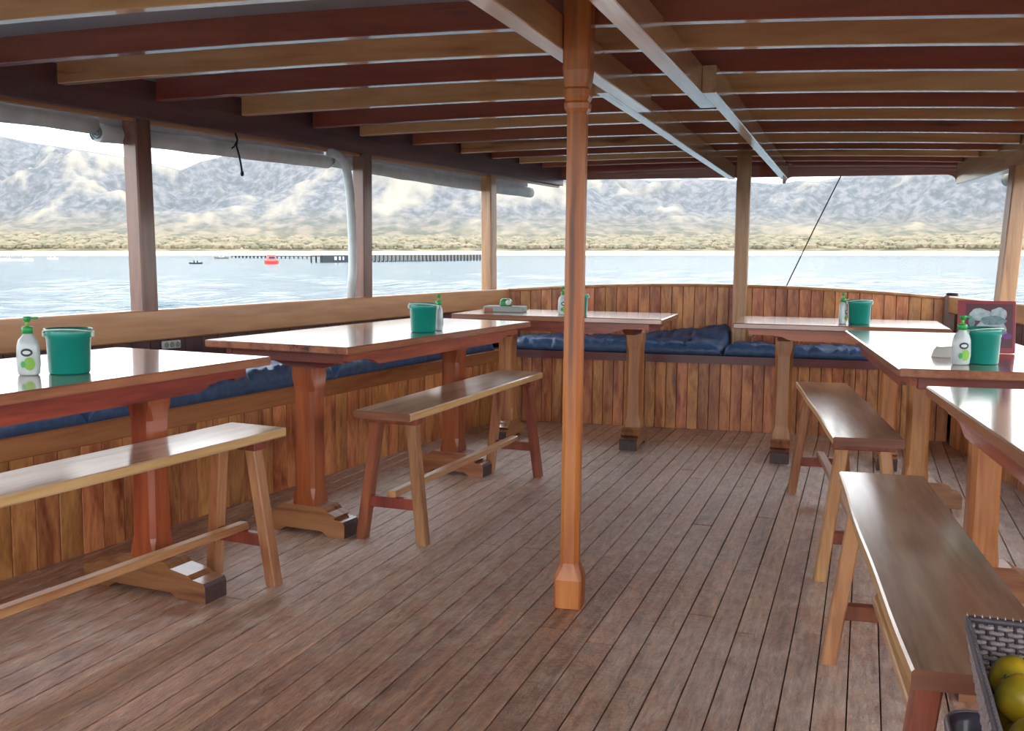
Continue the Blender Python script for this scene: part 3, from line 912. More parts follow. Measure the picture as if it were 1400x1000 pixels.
# ------------------------------------------------------------------ rolled tarpaulin blinds, pipe, cord, stay
def roll(label, y0, y1, off, z0, z1, r, seed, sag=0.0, spiral=True):
    t = thing('rolled_blind', label, 'blind', (0, 0, 0), 0, 'rolled tarpaulin blinds under the roof edge')
    n = 40
    rings = []
    for k in range(n + 1):
        u = k / n
        y = y0 + (y1 - y0) * u
        x = xl_rail(y) - off
        z = z0 + (z1 - z0) * u - sag * math.sin(math.pi * u)
        ring = []
        for i_ in range(14):
            a = 2 * math.pi * i_ / 14
            q = noise.noise(Vector((y * 5, a * 1.2 if i_ < 7 else (2 * math.pi - a) * 1.2, seed)))
            rr = r * (1 + .16 * q)
            ring.append((x + rr * math.cos(a), y, z + rr * math.sin(a) * 1.05))
        rings.append(ring)
    MB().loft(rings, True, False, True).build('roll', TARP, t)
    # the flap going up behind the plate
    fl = []
    for k in range(n + 1):
        u = k / n
        y = y0 + (y1 - y0) * u
        x = xl_rail(y) - off - r * .8
        z = z0 + (z1 - z0) * u - sag * math.sin(math.pi * u)
        w = .006 * noise.noise(Vector((y * 6, 3, seed)))
        fl.append([(x + w, y, z), (x + w + .008, y, z), (x + .008 + w, y, pz(y) + .06), (x + w, y, pz(y) + .06)])
    MB().loft(fl, True, False, False).build('flap', TARP, t)
    if spiral:
        x = xl_rail(y0) - off
        pts = [(x + (.003 + (r - .006) * q / 40) * math.cos(q * .42), y0 - .004, z0 + (.003 + (r - .006) * q / 40) * math.sin(q * .42)) for q in range(41)]
        MB().tube(pts, .0035, 6).build('rolled_edge', plain('tarp_edge', S(110, 124, 130), .6), t)
    return t
roll('grey rolled tarpaulin blind above the nearest opening on the left', -1.0, 3.54, .125, 1.625, 1.618, .038, 1, spiral=False)
roll('grey rolled tarpaulin blind left of the pipe, with a black cord on it', 3.56, 5.03, .125, 1.585, 1.588, .036, 2)
roll('grey rolled tarpaulin blind sagging over the far left openings', 5.06, 7.32, .125, 1.598, 1.552, .034, 3, sag=.012)
# stub of a blind at the right rear corner
t = thing('rolled_blind', 'short grey end of a rolled blind beside the right post', 'blind', (0, 0, 0), 0, 'rolled tarpaulin blinds under the roof edge')
rings = []
for k in range(21):
    y = 4.6 + 2.35 * k / 20
    x = xr_plate(y) + .14
    rings.append([(x + .04 * (1 + .15 * noise.noise(Vector((y * 5, a_, 9)))) * math.cos(2 * math.pi * a_ / 12), y, 1.575 + .04 * math.sin(2 * math.pi * a_ / 12)) for a_ in range(12)])
MB().loft(rings, True, False, True).build('roll', TARP, t)
fl = [[(x_, y_, 1.57), (x_ + .008, y_, 1.57), (x_ + .008, y_, 1.68), (x_, y_, 1.68)] for x_, y_ in [(xr_plate(4.6 + 2.35 * k / 20) + .17, 4.6 + 2.35 * k / 20) for k in range(21)]]
MB().loft(fl, True, False, False).build('flap', TARP, t)

pp = [(-2.665, 4.90, 1.625), (-2.652, 4.97, 1.615), (-2.643, 5.02, 1.585), (-2.638, 5.045, 1.53), (-2.632, 5.065, 1.42), (-2.628, 5.08, 1.2), (-2.628, 5.085, 1.0), (-2.64, 5.085, 0.847)]
pp = [(x - .055, y, z) for x, y, z in pp]
tag(MB().tube(pp, .024, 12).build('plastic_pipe', TARP), 'pale grey bent pipe running down beside the left rail post', 'pipe')

cd = thing('tie_cord', 'thin black cord hanging from the rolled blind, knotted at its end', 'cord', (0, 0, 0))
cx, cy = xl_rail(4.22) - .02, 4.22
MB().tube([(cx + .012, cy - .01, 1.655), (cx + .018, cy, 1.62), (cx + .02, cy - .012, 1.59), (cx + .022, cy + .004, 1.55), (cx + .022, cy + .018, 1.51), (cx + .02, cy + .03, 1.47)], .0045, 6).build('cord', BLACK, cd)
MB().tube([(cx + .018, cy, 1.62), (cx + .02, cy - .03, 1.585), (cx + .02, cy - .05, 1.575)], .0035, 6).build('cord', BLACK, cd)
MB().lathe([(0, 0), (.006, .002), (.009, .012), (.006, .024), (0, .026)], 10, (cx + .02, cy + .031, 1.452)).build('knot', BLACK, cd)

tag(MB().tube([(-0.18, 7.57, 1.70), (-0.36, 7.50, 1.29), (-0.532, 7.43, 0.88), (-0.60, 7.40, .72)], .0045, 6).build('stay_rope', BLACK), 'thin dark rope slanting down outside the far wall', 'rope')

# ------------------------------------------------------------------ stool, basket, fruit, bin
st = thing('stool', 'plain wooden stool under the wicker fruit basket', 'stool', (0.325, 1.20, 0))
MB().box((0, 0, .485), (.30, .32, .026), .004).build('seat', SEAT, st)
for a in (-1, 1):
    for s in (-1, 1):
        MB().box((a * .12, s * .13, .236), (.035, .035, .472), .003).build('leg', LEG, st)
for s in (-1, 1):
    MB().box((0, s * .13, .2), (.21, .022, .03), .002).build('stretcher', LEG_RED, st)

WK = plain('grey_wicker', S(136, 126, 128), .5, noise_amt=.35, noise_scale=90)
WKD = plain('dark_wicker', S(66, 58, 66), .5, noise_amt=.3, noise_scale=90)
bs_ = thing('wicker_basket', 'square grey wicker basket of green and yellow fruit at the right edge', 'basket', (0, 0, 0))
BX0, BX1, BY0, BY1, BZ0, BZ1 = 0.141, 0.47, 1.03, 1.382, 0.4985, 0.64
def brect(u, z, d=0.0):
    """point on the basket wall: u in [0,4) side number + fraction"""
    k = (z - BZ0) / (BZ1 - BZ0)
    ins = .028 * (1 - k) - d
    x0, x1, y0, y1 = BX0 + ins, BX1 - ins, BY0 + ins, BY1 - ins
    s = int(u) % 4; f = u - int(u)
    if s == 0: return Vector((x0 + (x1 - x0) * f, y1, z))
    if s == 1: return Vector((x1, y1 + (y0 - y1) * f, z))
    if s == 2: return Vector((x1 + (x0 - x1) * f, y0, z))
    return Vector((x0, y0 + (y1 - y0) * f, z))
NS = 30
wv = MB()
rows = 22
for r_ in range(rows):
    z = BZ0 + .006 + (BZ1 - BZ0 - .012) * r_ / (rows - 1)
    pts = []
    tot = NS * 4 * 2
    for q in range(tot):
        u = 4 * q / tot
        d = .0022 * math.cos(math.pi * (q / 2 + r_) ) if q % 2 == 0 else 0
        pts.append(brect(u, z, d))
    wv.tube(pts, .0031, 5, closed=True)
wv.build('wicker_weave', WK, bs_)['kind'] = 'stuff'
sk_ = MB()
for q in range(NS * 4):
    u = 4 * q / (NS * 4)
    sk_.tube([brect(u, BZ0), brect(u, BZ1)], .0028, 5)
sk_.build('wicker_stakes', WKD, bs_)['kind'] = 'stuff'
MB().tube([brect(4 * q / 88, BZ1 + .002) for q in range(88)], .0048, 8, closed=True).build('rim', WKD, bs_)
st_ = MB()
for q in range(150):
    u = 4 * q / 150
    p = brect(u, BZ1 + .002); p2 = brect(u + .012, BZ1 + .002)
    st_.tube([p + Vector((0, 0, -.008)), p + Vector((0, 0, .0065)), p2 + Vector((0, 0, -.008))], .0022, 5)
st_.build('rim_binding', plain('pale_cane', S(176, 168, 166), .45), bs_)['kind'] = 'stuff'
MB().box(((BX0 + BX1) / 2, (BY0 + BY1) / 2, BZ0 + .006), (BX1 - BX0 - .06, BY1 - BY0 - .06, .008), .002).build('basket_floor', WKD, bs_)

def fruit_mat(name, c1, c2):
    m, nt, bsd = nodes_of(name)
    tc = N(nt, 'ShaderNodeTexCoord'); n1 = N(nt, 'ShaderNodeTexNoise'); n1.inputs['Scale'].default_value = 22
    oi = N(nt, 'ShaderNodeObjectInfo'); ad = N(nt, 'ShaderNodeVectorMath', operation='ADD')
    nt.links.new(tc.outputs['Object'], ad.inputs[0]); nt.links.new(oi.outputs['Random'], ad.inputs[1]); nt.links.new(ad.outputs[0], n1.inputs['Vector'])
    rp = N(nt, 'ShaderNodeValToRGB'); rp.color_ramp.elements[0].position = .4; rp.color_ramp.elements[1].position = .62
    rp.color_ramp.elements[0].color = c1; rp.color_ramp.elements[1].color = c2
    nt.links.new(n1.outputs['Fac'], rp.inputs[0]); nt.links.new(rp.outputs[0], bsd.inputs['Base Color'])
    bsd.inputs['Roughness'].default_value = .38
    n2 = N(nt, 'ShaderNodeTexNoise'); n2.inputs['Scale'].default_value = 400
    nt.links.new(tc.outputs['Object'], n2.inputs['Vector'])
    bp = N(nt, 'ShaderNodeBump'); bp.inputs['Strength'].default_value = .25; bp.inputs['Distance'].default_value = .001
    nt.links.new(n2.outputs['Fac'], bp.inputs['Height']); nt.links.new(bp.outputs[0], bsd.inputs['Normal'])
    return m
FR = fruit_mat('citrus_skin', S(128, 126, 26), S(206, 170, 34))
fp = [(.029 * math.sin(math.pi * q / 14) * (1 + .03 * math.cos(2 * math.pi * q / 14)), -.0275 * math.cos(math.pi * q / 14)) for q in range(15)]
fp[0] = (0.0006, fp[0][1]); fp[-1] = (0.0006, fp[-1][1] - .001)
fm = MB().lathe(fp, 22).mesh('skin'); fm.materials.append(FR)
sm_ = MB().lathe([(0, .0), (.0035, .0), (.0025, .003), (0, .0035)], 8).mesh('stem_end'); sm_.materials.append(plain('stem', S(70, 80, 36), .7))
FG = 'citrus fruits in the wicker basket'
fz = BZ0 + .0105 + .0285
spots = []
for i_ in range(4):
    for j in range(5):
        spots.append((BX0 + .056 + .0605 * i_, BY0 + .058 + .0585 * j, fz))
top = [(0, 4, 'citrus fruit on top of the pile in the far left corner of the basket'),
       (0, 3, 'second citrus fruit on top along the left wall of the basket'),
       (0, 1, 'citrus fruit on top of the pile at the near left of the basket'),
       (1, 4, 'citrus fruit on top of the pile by the far wall of the basket'),
       (1, 3, 'citrus fruit on top just right of the second one along the left wall'),
       (2, 2, 'citrus fruit on top of the pile toward the right of the basket')]
for (x, y, z) in spots:
    f_ = link('citrus_fruit', None, None, (x, y, z), (rng.uniform(-.6, .6), rng.uniform(-.6, .6), rng.uniform(0, 6)))
    link('skin', fm, f_); link('stem_end', sm_, f_, (0, 0, .0265))
    tag(f_, 'citrus fruit in the lower layer of the wicker basket', 'fruit', FG)
for a, b_, lab in top:
    f_ = link('citrus_fruit', None, None, (BX0 + .050 + .0605 * a, BY0 + .058 + .0585 * b_, fz + .0562), (rng.uniform(-.6, .6), rng.uniform(-.6, .6), rng.uniform(0, 6)))
    link('skin', fm, f_); link('stem_end', sm_, f_, (0, 0, .0265))
    tag(f_, lab, 'fruit', FG)

bn = thing('plastic_bin', 'dark grey plastic bin on the floor under the end of the bench', 'bin', (0.262, 1.472, 0), 0.04)
BIN = plain('dark_grey_plastic', S(74, 70, 84), .35, coat=.2)
def rrect(hx, hy, r, z, n=5):
    pts = []
    for cx_, cy_, a0 in ((hx - r, hy - r, 0), (-hx + r, hy - r, 90), (-hx + r, -hy + r, 180), (hx - r, -hy + r, 270)):
        for q in range(n + 1):
            a = math.radians(a0 + 90 * q / n)
            pts.append((cx_ + r * math.cos(a), cy_ + r * math.sin(a), z))
    return pts
MB().loft([rrect(.10, .062, .03, .0), rrect(.118, .078, .035, .43), rrect(.126, .086, .04, .43), rrect(.128, .088, .04, .445), rrect(.120, .080, .036, .45), rrect(.112, .073, .033, .44), rrect(.096, .058, .028, .012)], True, False, True).build('body', BIN, bn)
MB().tube(rrect(.124, .084, .038, .448), .0035, 6, closed=True).build('rim', plain('grey_plastic_rim', S(120, 116, 126), .3), bn)

# ------------------------------------------------------------------ outside: sea, shore, hills (the boat heels slightly, so these sit in a tilted frame)
SEA_M = Matrix(((0.94529035, -0.32610545, -0.00902182, 0.0),
                (0.32606588, 0.94533048, -0.00559712, 0.0),
                (0.01035385, 0.0023492, 0.99994364, -2.9),
                (0, 0, 0, 1)))
def sea_place(o, x=0, y=0, z=0, rz=0):
    o.matrix_world = SEA_M @ Matrix.Translation((x, y, z)) @ Matrix.Rotation(rz, 4, 'Z')
    return o
def grid_obj(name, V, nr, nt_, mat):
    me = bpy.data.meshes.new(name)
    idx = np.arange(nr * nt_).reshape(nr, nt_)
    f = np.stack([idx[:-1, :-1], idx[:-1, 1:], idx[1:, 1:], idx[1:, :-1]], -1).reshape(-1, 4)
    me.vertices.add(len(V)); me.vertices.foreach_set('co', V.astype(np.float32).ravel())
    me.loops.add(len(f) * 4); me.loops.foreach_set('vertex_index', f.astype(np.int32).ravel())
    me.polygons.add(len(f)); me.polygons.foreach_set('loop_start', np.arange(0, len(f) * 4, 4, dtype=np.int32))
    me.polygons.foreach_set('use_smooth', np.ones(len(f), dtype=bool))
    me.update(calc_edges=True); me.validate()
    me.materials.append(mat)
    o = bpy.data.objects.new(name, me); COL.objects.link(o)
    return o
R_ = np.random.RandomState(3)
# sea
m, nt, bsd = nodes_of('sea_water')
bsd.inputs['Base Color'].default_value = S(52, 74, 82)
bsd.inputs['Roughness'].default_value = 0.15
bsd.inputs['Specular IOR Level'].default_value = 0.16
bsd.inputs['IOR'].default_value = 1.333
tc = N(nt, 'ShaderNodeTexCoord')
mp = N(nt, 'ShaderNodeMapping'); mp.inputs['Scale'].default_value = (0.28, 0.75, 1)
nt.links.new(tc.outputs['Object'], mp.inputs['Vector'])
n1 = N(nt, 'ShaderNodeTexNoise'); n1.inputs['Scale'].default_value = 0.9; n1.inputs['Detail'].default_value = 5; n1.inputs['Roughness'].default_value = .6
nt.links.new(mp.outputs[0], n1.inputs['Vector'])
bp = N(nt, 'ShaderNodeBump'); bp.inputs['Strength'].default_value = 1.0; bp.inputs['Distance'].default_value = 1.1
nt.links.new(n1.outputs['Fac'], bp.inputs['Height']); nt.links.new(bp.outputs[0], bsd.inputs['Normal'])
SEA = m
nr, nth = 330, 620
rad = 3.2 * (1150 / 3.2) ** (np.arange(nr) / (nr - 1))
th = np.radians(np.linspace(-80, 80, nth))
RR, TT = np.meshgrid(rad, th, indexing='ij')
X = RR * np.sin(TT); Y = RR * np.cos(TT)
Z = np.zeros_like(X)
for k in range(46):
    lam = np.exp(R_.uniform(np.log(1.2), np.log(14)))
    a = R_.normal(0.4, .75)
    kx, ky = 2 * np.pi / lam * np.sin(a), 2 * np.pi / lam * np.cos(a)
    amp = .012 * lam ** .8
    cell = RR * 0.018
    fade = np.clip((lam / cell - 2.0) / 3.0, 0, 1)
    Z += amp * fade * np.sin(kx * X + ky * Y + R_.uniform(0, 6.28))
sea = grid_obj('sea', np.stack([X, Y, Z], -1).reshape(-1, 3), nr, nth, SEA)
sea_place(sea); struct(sea)
# wide flat water beyond the wave patch, all round
b = MB()
b.lathe([(2.0, 0), (1140, 0), (7000, 0)], 96, cap=False)
so = b.build('sea_far', SEA); sea_place(so, 0, 0, -.35); struct(so)

# hills
def fbm(X, Y, seed, octs, base, ridged=False):
    r = np.random.RandomState(seed)
    out = np.zeros_like(X); amp = 1.0; fr = base
    for o_ in range(octs):
        acc = np.zeros_like(X)
        G = r.rand(256, 256)
        a = r.uniform(0, 6.28)
        u = (X * math.cos(a) - Y * math.sin(a)) * fr + 1000; v = (X * math.sin(a) + Y * math.cos(a)) * fr + 1000
        iu = np.floor(u).astype(int); iv = np.floor(v).astype(int)
        fu = u - iu; fv = v - iv; fu = fu * fu * (3 - 2 * fu); fv = fv * fv * (3 - 2 * fv)
        g = lambda i_, j: G[i_ % 256, j % 256]
        acc = (g(iu, iv) * (1 - fu) + g(iu + 1, iv) * fu) * (1 - fv) + (g(iu, iv + 1) * (1 - fu) + g(iu + 1, iv + 1) * fu) * fv
        n_ = 1 - np.abs(acc * 2 - 1) if ridged else acc
        out += amp * (n_ - .5); amp *= .5; fr *= 2.03
    return out
px_tab = np.array([-900, -500, -250, 0, 53, 125, 170, 214, 235, 254, 280, 317, 345, 420, 500, 600, 700, 760, 800, 860, 900, 940, 1000, 1060, 1085, 1110, 1150, 1200, 1300, 1400, 1700, 2300])
py_tab = np.array([220, 205, 196, 184, 195, 206, 213, 223, 227, 232, 221, 212, 207, 196, 190, 196, 212, 226, 236, 244, 246, 243, 246, 251, 246, 248, 240, 236, 232, 238, 220, 240])
nr, nth = 170, 900
rr = np.concatenate([np.linspace(1050, 1500, 40), np.linspace(1510, 3300, 130)])
th = np.radians(np.linspace(-62, 62, nth))
RR, TT = np.meshgrid(rr, th, indexing='ij')
X = RR * np.sin(TT); Y = RR * np.cos(TT)
PX = 700 + 1400 * np.tan(TT)
ridge = (344 - np.interp(PX, px_tab, py_tab)) / 1400.0 * 2600 * np.cos(TT)
t = np.clip((RR - 1250) / (2600 - 1250), 0, 1.6)
rise = np.where(t < 1, t ** 1.25, np.maximum(0, 1 - (t - 1) * 1.3))
f1 = fbm(X, Y, 5, 5, 1 / 620, True)
f2 = fbm(X, Y, 9, 5, 1 / 190, True)
f3 = fbm(X, Y, 12, 3, 1 / 45)
mid = 4 * np.clip(t, 0, 1) * (1 - np.clip(t, 0, 1))
f4 = fbm(X, Y, 31, 4, 1 / 85, True)
H = ridge * rise + mid * (f1 * 120 + f2 * 60 + f4 * 30) + np.clip(t, 0, .9) * f3 * 12
def spur(px, d, h, wx, wy, ang=0.0):
    cx_, cy_ = d * (px - 700) / 1400, d
    dx, dy = X - cx_, Y - cy_
    u = dx * math.cos(ang) + dy * math.sin(ang); v = -dx * math.sin(ang) + dy * math.cos(ang)
    return h * np.exp(-np.sqrt((u / wx) ** 2 + (v / wy) ** 2 + .02) * 1.35)
H += spur(1268, 1750, 84, 200, 330) * (1 + .5 * f2)
H += spur(1480, 1700, 60, 200, 260) * (1 + .5 * f2)
H += spur(735, 1800, 84, 170, 280) * (1 + .5 * f2)
H += spur(560, 2000, 80, 210, 280) * (1 + .5 * f2)
H += spur(70, 1500, 48, 240, 140) * (1 + .5 * f2)
H += spur(930, 2200, 46, 200, 220) * (1 + .5 * f2)
shore = 1085 + 14 * np.sin(TT * 23)
base = .9 + 2.8 * np.clip((RR - shore) / 12, 0, 1) + 20 * np.clip((RR - 1085) / 260, 0, 1) * (1 + .35 * fbm(X, Y, 20, 4, 1 / 60))
shore = 1085 + 14 * np.sin(TT * 23)
H = np.maximum(H * np.clip((RR - 1200) / 260, 0, 1), 0) + base
H = np.where(RR < shore, -1.5 + (RR - 1050) / (shore - 1050) * 2.4, H)
# cap so that the skyline keeps its profile
capz = ridge / (2600 * np.cos(TT)) * RR * np.cos(TT) * .995
H = np.where(RR > 1500, np.minimum(H, np.maximum(capz, 20)), H)
m, nt, bsd = nodes_of('dry_hillside')
geo = N(nt, 'ShaderNodeTexCoord')
nA = N(nt, 'ShaderNodeTexNoise'); nA.inputs['Scale'].default_value = .085; nA.inputs['Detail'].default_value = 9; nA.inputs['Roughness'].default_value = .62
nt.links.new(geo.outputs['Object'], nA.inputs['Vector'])
rp = N(nt, 'ShaderNodeValToRGB')
rp.color_ramp.elements[0].position = .40; rp.color_ramp.elements[0].color = S(86, 88, 88)
rp.color_ramp.elements[1].position = .60; rp.color_ramp.elements[1].color = S(122, 118, 116)
k = rp.color_ramp.elements.new(.5); k.color = S(102, 102, 104)
nt.links.new(nA.outputs['Fac'], rp.inputs[0])
# sand at the water's edge, straw coloured scrub on the low ground
sp = N(nt, 'ShaderNodeSeparateXYZ'); nt.links.new(geo.outputs['Object'], sp.inputs[0])
mr = N(nt, 'ShaderNodeMapRange'); mr.inputs['From Min'].default_value = 12; mr.inputs['From Max'].default_value = 60
nt.links.new(sp.outputs['Z'], mr.inputs['Value'])
nB = N(nt, 'ShaderNodeTexNoise'); nB.inputs['Scale'].default_value = .05; nB.inputs['Detail'].default_value = 8
nt.links.new(geo.outputs['Object'], nB.inputs['Vector'])
rq = N(nt, 'ShaderNodeValToRGB')
rq.color_ramp.elements[0].position = .42; rq.color_ramp.elements[0].color = S(92, 88, 68)
rq.color_ramp.elements[1].position = .58; rq.color_ramp.elements[1].color = S(136, 120, 96)
nt.links.new(nB.outputs['Fac'], rq.inputs[0])
mxa = N(nt, 'ShaderNodeMix', data_type='RGBA'); nt.links.new(mr.outputs[0], mxa.inputs['Factor']); nt.links.new(rq.outputs[0], mxa.inputs['A']); nt.links.new(rp.outputs[0], mxa.inputs['B'])
ms = N(nt, 'ShaderNodeMapRange'); ms.inputs['From Min'].default_value = 3.7; ms.inputs['From Max'].default_value = 4.6
nt.links.new(sp.outputs['Z'], ms.inputs['Value'])
mxb = N(nt, 'ShaderNodeMix', data_type='RGBA'); mxb.inputs['A'].default_value = S(214, 200, 172)
nt.links.new(ms.outputs[0], mxb.inputs['Factor']); nt.links.new(mxa.outputs['Result'], mxb.inputs['B'])
nt.links.new(mxb.outputs['Result'], bsd.inputs['Base Color'])
bsd.inputs['Roughness'].default_value = 1.0; bsd.inputs['Specular IOR Level'].default_value = 0.0
# bare ground on the crests: a per-vertex value read by the hillside material
f6 = fbm(X, Y, 44, 4, 1 / 38, True)
ra = (f2 * .9 + f4 * 1.0 + f6 * .8 + f1 * .3)
for (px_, d_, w_) in ((1268, 1750, 1.0), (1480, 1700, .6), (735, 1800, .6), (70, 1500, .3)):
    g_ = w_ * np.exp(-(((X - d_ * (px_ - 700) / 1400) / 200) ** 2 + ((Y - d_) / 330) ** 2))
    ra = ra * (1 + .5 * g_) + .22 * g_
p_lo, p_hi = np.percentile(ra[RR > 1500], (66, 97))
ra = np.clip((ra - p_lo) / (p_hi - p_lo), 0, 1.2)
at = N(nt, 'ShaderNodeAttribute'); at.attribute_name = 'bare'
mq = N(nt, 'ShaderNodeMapRange'); mq.inputs['From Min'].default_value = 0.0; mq.inputs['From Max'].default_value = 1.0; mq.inputs['To Max'].default_value = .9
nt.links.new(at.outputs['Fac'], mq.inputs['Value'])
mxc = N(nt, 'ShaderNodeMix', data_type='RGBA'); mxc.inputs['B'].default_value = S(158, 146, 128)
nt.links.new(mq.outputs[0], mxc.inputs['Factor']); nt.links.new(rp.outputs[0], mxc.inputs['A']); nt.links.new(mxc.outputs['Result'], mxa.inputs['B'])
hills = grid_obj('hills', np.stack([X, Y, H], -1).reshape(-1, 3), nr, nth, m)
a_ = hills.data.attributes.new('bare', 'FLOAT', 'POINT'); a_.data.foreach_set('value', ra.astype(np.float32).ravel())
sea_place(hills); struct(hills)

# shore trees: rounded crowns too far away to count
def crowns(name, n, seed, d0, d1, h0, h1, mat):
    r = np.random.RandomState(seed)
    ico = bmesh.new(); bmesh.ops.create_icosphere(ico, subdivisions=1, radius=1.0)
    bv = np.array([v.co[:] for v in ico.verts]); bf = np.array([[v.index for v in f.verts] for f in ico.faces]); ico.free()
    VV, FF = [], []
    for k in range(n):
        th_ = math.radians(r.uniform(-50, 50)); d = r.uniform(d0, d1)
        h = r.uniform(h0, h1)
        c = np.array([d * math.sin(th_), d * math.cos(th_), 3.7 + 20 * min(1, max(0, (d - 1085) / 260)) + h * .3])
        s = np.array([h * r.uniform(.7, 1.3), h * r.uniform(.7, 1.3), h * .62])
        VV.append(bv * s * (1 + .25 * r.rand(len(bv), 1)) + c); FF.append(bf + k * len(bv))
    me = bpy.data.meshes.new(name); me.from_pydata(np.concatenate(VV).tolist(), [], np.concatenate(FF).tolist()); me.materials.append(mat)
    o = bpy.data.objects.new(name, me); COL.objects.link(o)
    return sea_place(o)
m, nt, bsd = nodes_of('scrub_leaves')
gg = N(nt, 'ShaderNodeTexCoord'); n1 = N(nt, 'ShaderNodeTexNoise'); n1.inputs['Scale'].default_value = .045; n1.inputs['Detail'].default_value = 5
nt.links.new(gg.outputs['Object'], n1.inputs['Vector'])
rp = N(nt, 'ShaderNodeValToRGB'); rp.color_ramp.elements[0].position = .38; rp.color_ramp.elements[0].color = S(104, 98, 72)
rp.color_ramp.elements[1].position = .62; rp.color_ramp.elements[1].color = S(134, 118, 92)
nt.links.new(n1.outputs['Fac'], rp.inputs[0]); nt.links.new(rp.outputs[0], bsd.inputs['Base Color']); bsd.inputs['Roughness'].default_value = 1.0
o = crowns('shore_trees', 9000, 1, 1122, 1400, 2.2, 6.5, m)
tag(o, 'dry olive and straw coloured scrub along the shore', 'trees', None, 'stuff')

# haze over the far water and hills
m = bpy.data.materials.new('sea_haze'); m.use_nodes = True; nt = m.node_tree; nt.nodes.clear()
vo = N(nt, 'ShaderNodeOutputMaterial'); vs_ = N(nt, 'ShaderNodeVolumeScatter')
vs_.inputs['Color'].default_value = (0.92, 0.95, 1.0, 1); vs_.inputs['Density'].default_value = 0.00013; vs_.inputs['Anisotropy'].default_value = 0.0
nt.links.new(vs_.outputs[0], vo.inputs['Volume'])
o = MB().box((0, 2500, 330), (9000, 3400, 700)).build('sea_haze', m)
sea_place(o); tag(o, 'pale haze hanging over the far shore and hills', 'haze', None, 'stuff')

# ------------------------------------------------------------------ boats, jetty, shore houses
def at_sea(px, d): return (d * (px - 700) / 1400.0, d)
def hull_boat(name, label, px, d, L_, w, h, col, cabin=None, canopy=None, rz=0.0, mast=None):
    t = thing(name, label, 'boat')
    x, y = at_sea(px, d)
    sea_place(t, x, y, 0, rz)
    rings = []
    for k in range(13):
        u = k / 12 * 2 - 1
        ww = w / 2 * (1 - abs(u) ** 2.6) ** .6 + .02
        sh = h * (1 + .35 * u * u)
        rings.append([(u * L_ / 2, -ww, sh), (u * L_ / 2, -ww * .7, -.3), (u * L_ / 2, 0, -.5), (u * L_ / 2, ww * .7, -.3), (u * L_ / 2, ww, sh), (u * L_ / 2, ww * .85, sh - .08), (u * L_ / 2, -ww * .85, sh - .08)])
    MB().loft(rings, True, False, False).build('hull', col, t)
    if cabin:
        cl, chh, cm = cabin
        MB().loft([[(-cl / 2, -w * .3, h * .8), (cl / 2, -w * .3, h * .8), (cl / 2, w * .3, h * .8), (-cl / 2, w * .3, h * .8)],
                   [(-cl / 2 * .9, -w * .27, h + chh), (cl / 2 * .8, -w * .27, h + chh), (cl / 2 * .8, w * .27, h + chh), (-cl / 2 * .9, w * .27, h + chh)]], True, False, False).build('cabin', cm, t)
        MB().box((0, -w * .29, h + chh * .55), (cl * .6, .06, chh * .35)).build('window', INK, t)
    if canopy:
        cl, chh, cm = canopy
        MB().box((0, 0, h + chh), (cl, w * .8, .1), .03).build('canopy', cm, t)
        for a in (-1, 1):
            for s in (-1, 1):
                MB().box((a * cl * .45, s * w * .36, h * .6 + chh / 2 + .1), (.06, .06, chh + h * .4)).build('pole', cm, t)
    return t
WH = plain('white_paint', S(222, 222, 218), .5)
ORR = plain('red_orange_paint', S(206, 70, 60), .5)
DKB = plain('dark_paint', S(44, 52, 60), .6)
GRW = plain('weathered_wood', S(112, 110, 104), .8, noise_amt=.2, noise_scale=2)
hull_boat('passenger_boat', 'long white boat moored near the left edge', 26, 430, 14, 2.6, .9, WH, canopy=(7.5, 1.4, WH))
hull_boat('small_boat', 'small white boat near the shore, second from the left', 76, 520, 5.5, 1.8, .7, WH, cabin=(2.2, 1.1, WH))
hull_boat('red_boat', 'small red and white boat on the water left of the jetty', 373, 330, 4.6, 2.0, .9, ORR, cabin=(3.1, 2.1, plain('pink_red_paint', S(224, 110, 104), .5)), rz=.5)
hull_boat('small_boat', 'small pale boat by the long pier head', 305, 560, 8, 2.2, .9, GRW, cabin=(2.4, 1.2, WH))
db = hull_boat('dark_boat', 'low dark dinghy carrying two seated people', 270, 330, 4.4, 1.3, .42, DKB)
PSN = plain('dark_clothes', S(40, 44, 54), .9)
for k, dx in enumerate((-.55, .5)):
    pr = thing('person', 'person in dark clothes seated in the %s of the low dinghy' % ('stern' if k == 0 else 'bow'), 'person')
    x, y = at_sea(270, 330)
    sea_place(pr, x + dx, y, .34)
    bd = MB()
    bd.loft([[(sx * r_ * math.cos(2 * math.pi * q / 12) + ox, r_ * .75 * math.sin(2 * math.pi * q / 12), z) for q in range(12)] for r_, z, ox, sx in
             ((.05, 0, .0, 1), (.24, .02, .06, 1), (.25, .16, .05, 1), (.19, .30, 0, 1), (.20, .50, 0, 1), (.21, .60, 0, 1), (.10, .68, 0, 1), (.065, .72, 0, 1), (.09, .76, 0, 1), (.11, .84, 0, 1), (.10, .92, 0, 1), (.03, .97, 0, 1))], True, False, True)
    bd.build('body', PSN, pr)

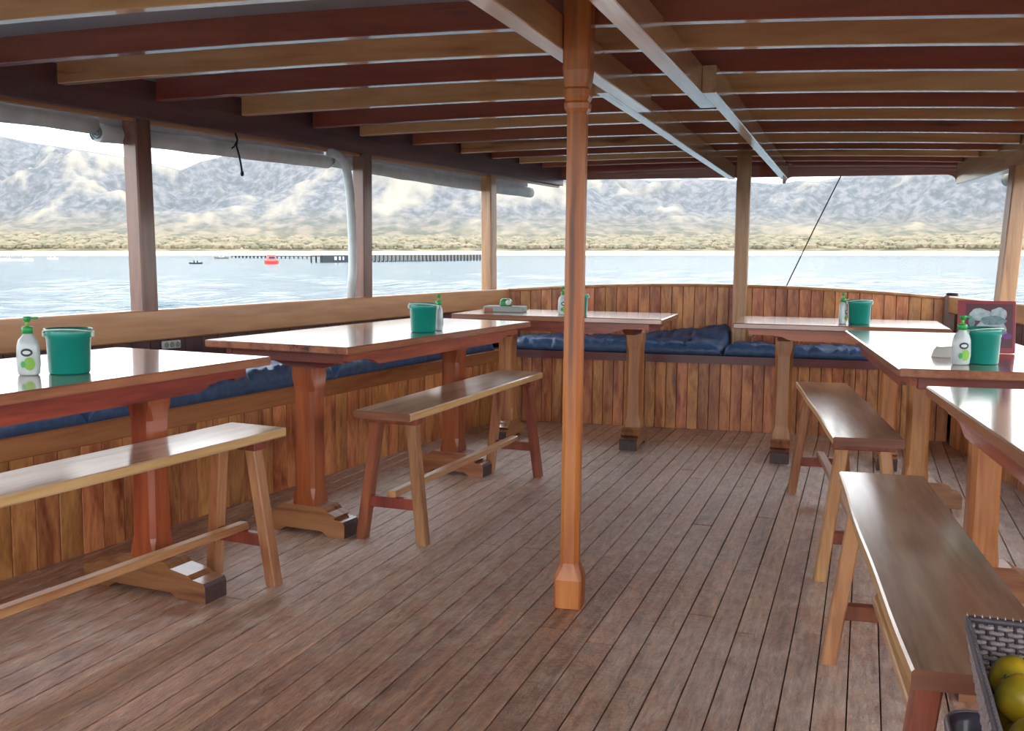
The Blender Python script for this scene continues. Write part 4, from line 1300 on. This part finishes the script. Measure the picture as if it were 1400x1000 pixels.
def jetty(name, label, px0, d0, px1, d1, deck_z, w, post_gap, mat, low=False):
    t = thing(name, label, 'pier')
    a = Vector(at_sea(px0, d0)); b_ = Vector(at_sea(px1, d1))
    d = b_ - a; L_ = d.length; ang = math.atan2(d.y, d.x)
    sea_place(t, a.x, a.y, 0, ang)
    MB().box((L_ / 2, 0, deck_z), (L_, w, .35)).build('deck', mat, t)
    pm = MB().box((0, 0, deck_z / 2 - .4), (.45, .45, deck_z + .9), .02).mesh('pile'); pm.materials.append(GRW_D)
    fm_ = MB().box((0, 0, deck_z / 2 + .1), (post_gap * .55, .12, deck_z * .8)).mesh('fender_board'); fm_.materials.append(mat)
    n = int(L_ / post_gap)
    for k in range(n + 1):
        for s in (-1, 1):
            link('pile', pm, t, (k * post_gap, s * (w / 2 - .1), 0))
    if not low:
        for k in range(n):
            link('fender_board', fm_, t, ((k + .5) * post_gap, -w / 2, 0))
        rl = MB().box((L_ / 2, -w / 2, deck_z + .75), (L_, .1, .12)).build('railing', mat, t)
        rp_ = MB().box((0, 0, .4), (.1, .1, .8)).mesh('railing_post'); rp_.materials.append(mat)
        for k in range(n + 1):
            link('railing_post', rp_, t, (k * post_gap, -w / 2, deck_z))
    return t
GR_PALE = plain('pale_fender', S(196, 198, 196), .6)
GRW_D = plain('dark_piles', S(56, 60, 66), .9)
jt = jetty('jetty', 'grey timber jetty on piles standing in the water', 434, 372, 662, 470, 2.5, 5.0, 2.6, GRW)
MB().box((7.6, -2.75, 1.25), (15.2, .25, 2.6), .03).build('landing_face', GRW_D, jt)
for dx_, w_ in ((7.2, 1.3), (9.6, 1.0), (11.6, .8)):
    MB().box((dx_, -2.92, 1.5), (w_, .12, 1.3), .03).build('fender', GR_PALE, jt)
jetty('pier', 'long low pier far behind the red boat', 322, 640, 436, 560, 1.3, 3.0, 5.0, GRW_D, low=True)

def house(px, d, w, h, label, roof):
    t = thing('shore_house', label, 'house', group='white houses behind the beach')
    x, y = at_sea(px, d)
    sea_place(t, x, y, 3.2)
    MB().box((0, 0, h / 2), (w, w * .6, h)).build('wall', WH, t)
    MB().prism([(-w * .58, h), (w * .58, h), (w * .3, h + h * .6), (-w * .3, h + h * .6)], -w * .36, w * .36, 'Y').build('roof', roof, t)
    for s in (-1, 0, 1):
        MB().box((s * w * .28, -w * .3, h * .5), (w * .1, .3, h * .45)).build('window', INK, t)
GR_ROOF = plain('pale_roof', S(200, 204, 206), .7)
house(72, 1092, 17, 4.0, 'white roofed shore house, leftmost on the beach', GR_ROOF)
house(95, 1094, 14, 3.4, 'white shore house just right of the leftmost one', GR_ROOF)
house(118, 1093, 8, 3.0, 'small white shore house in the middle of the left beach', GR_ROOF)
house(143, 1093, 6, 2.8, 'small white hut just left of the near dark post', GR_ROOF)
house(331, 1093, 6, 3.0, 'white hut on the shore above the pier start', GR_ROOF)
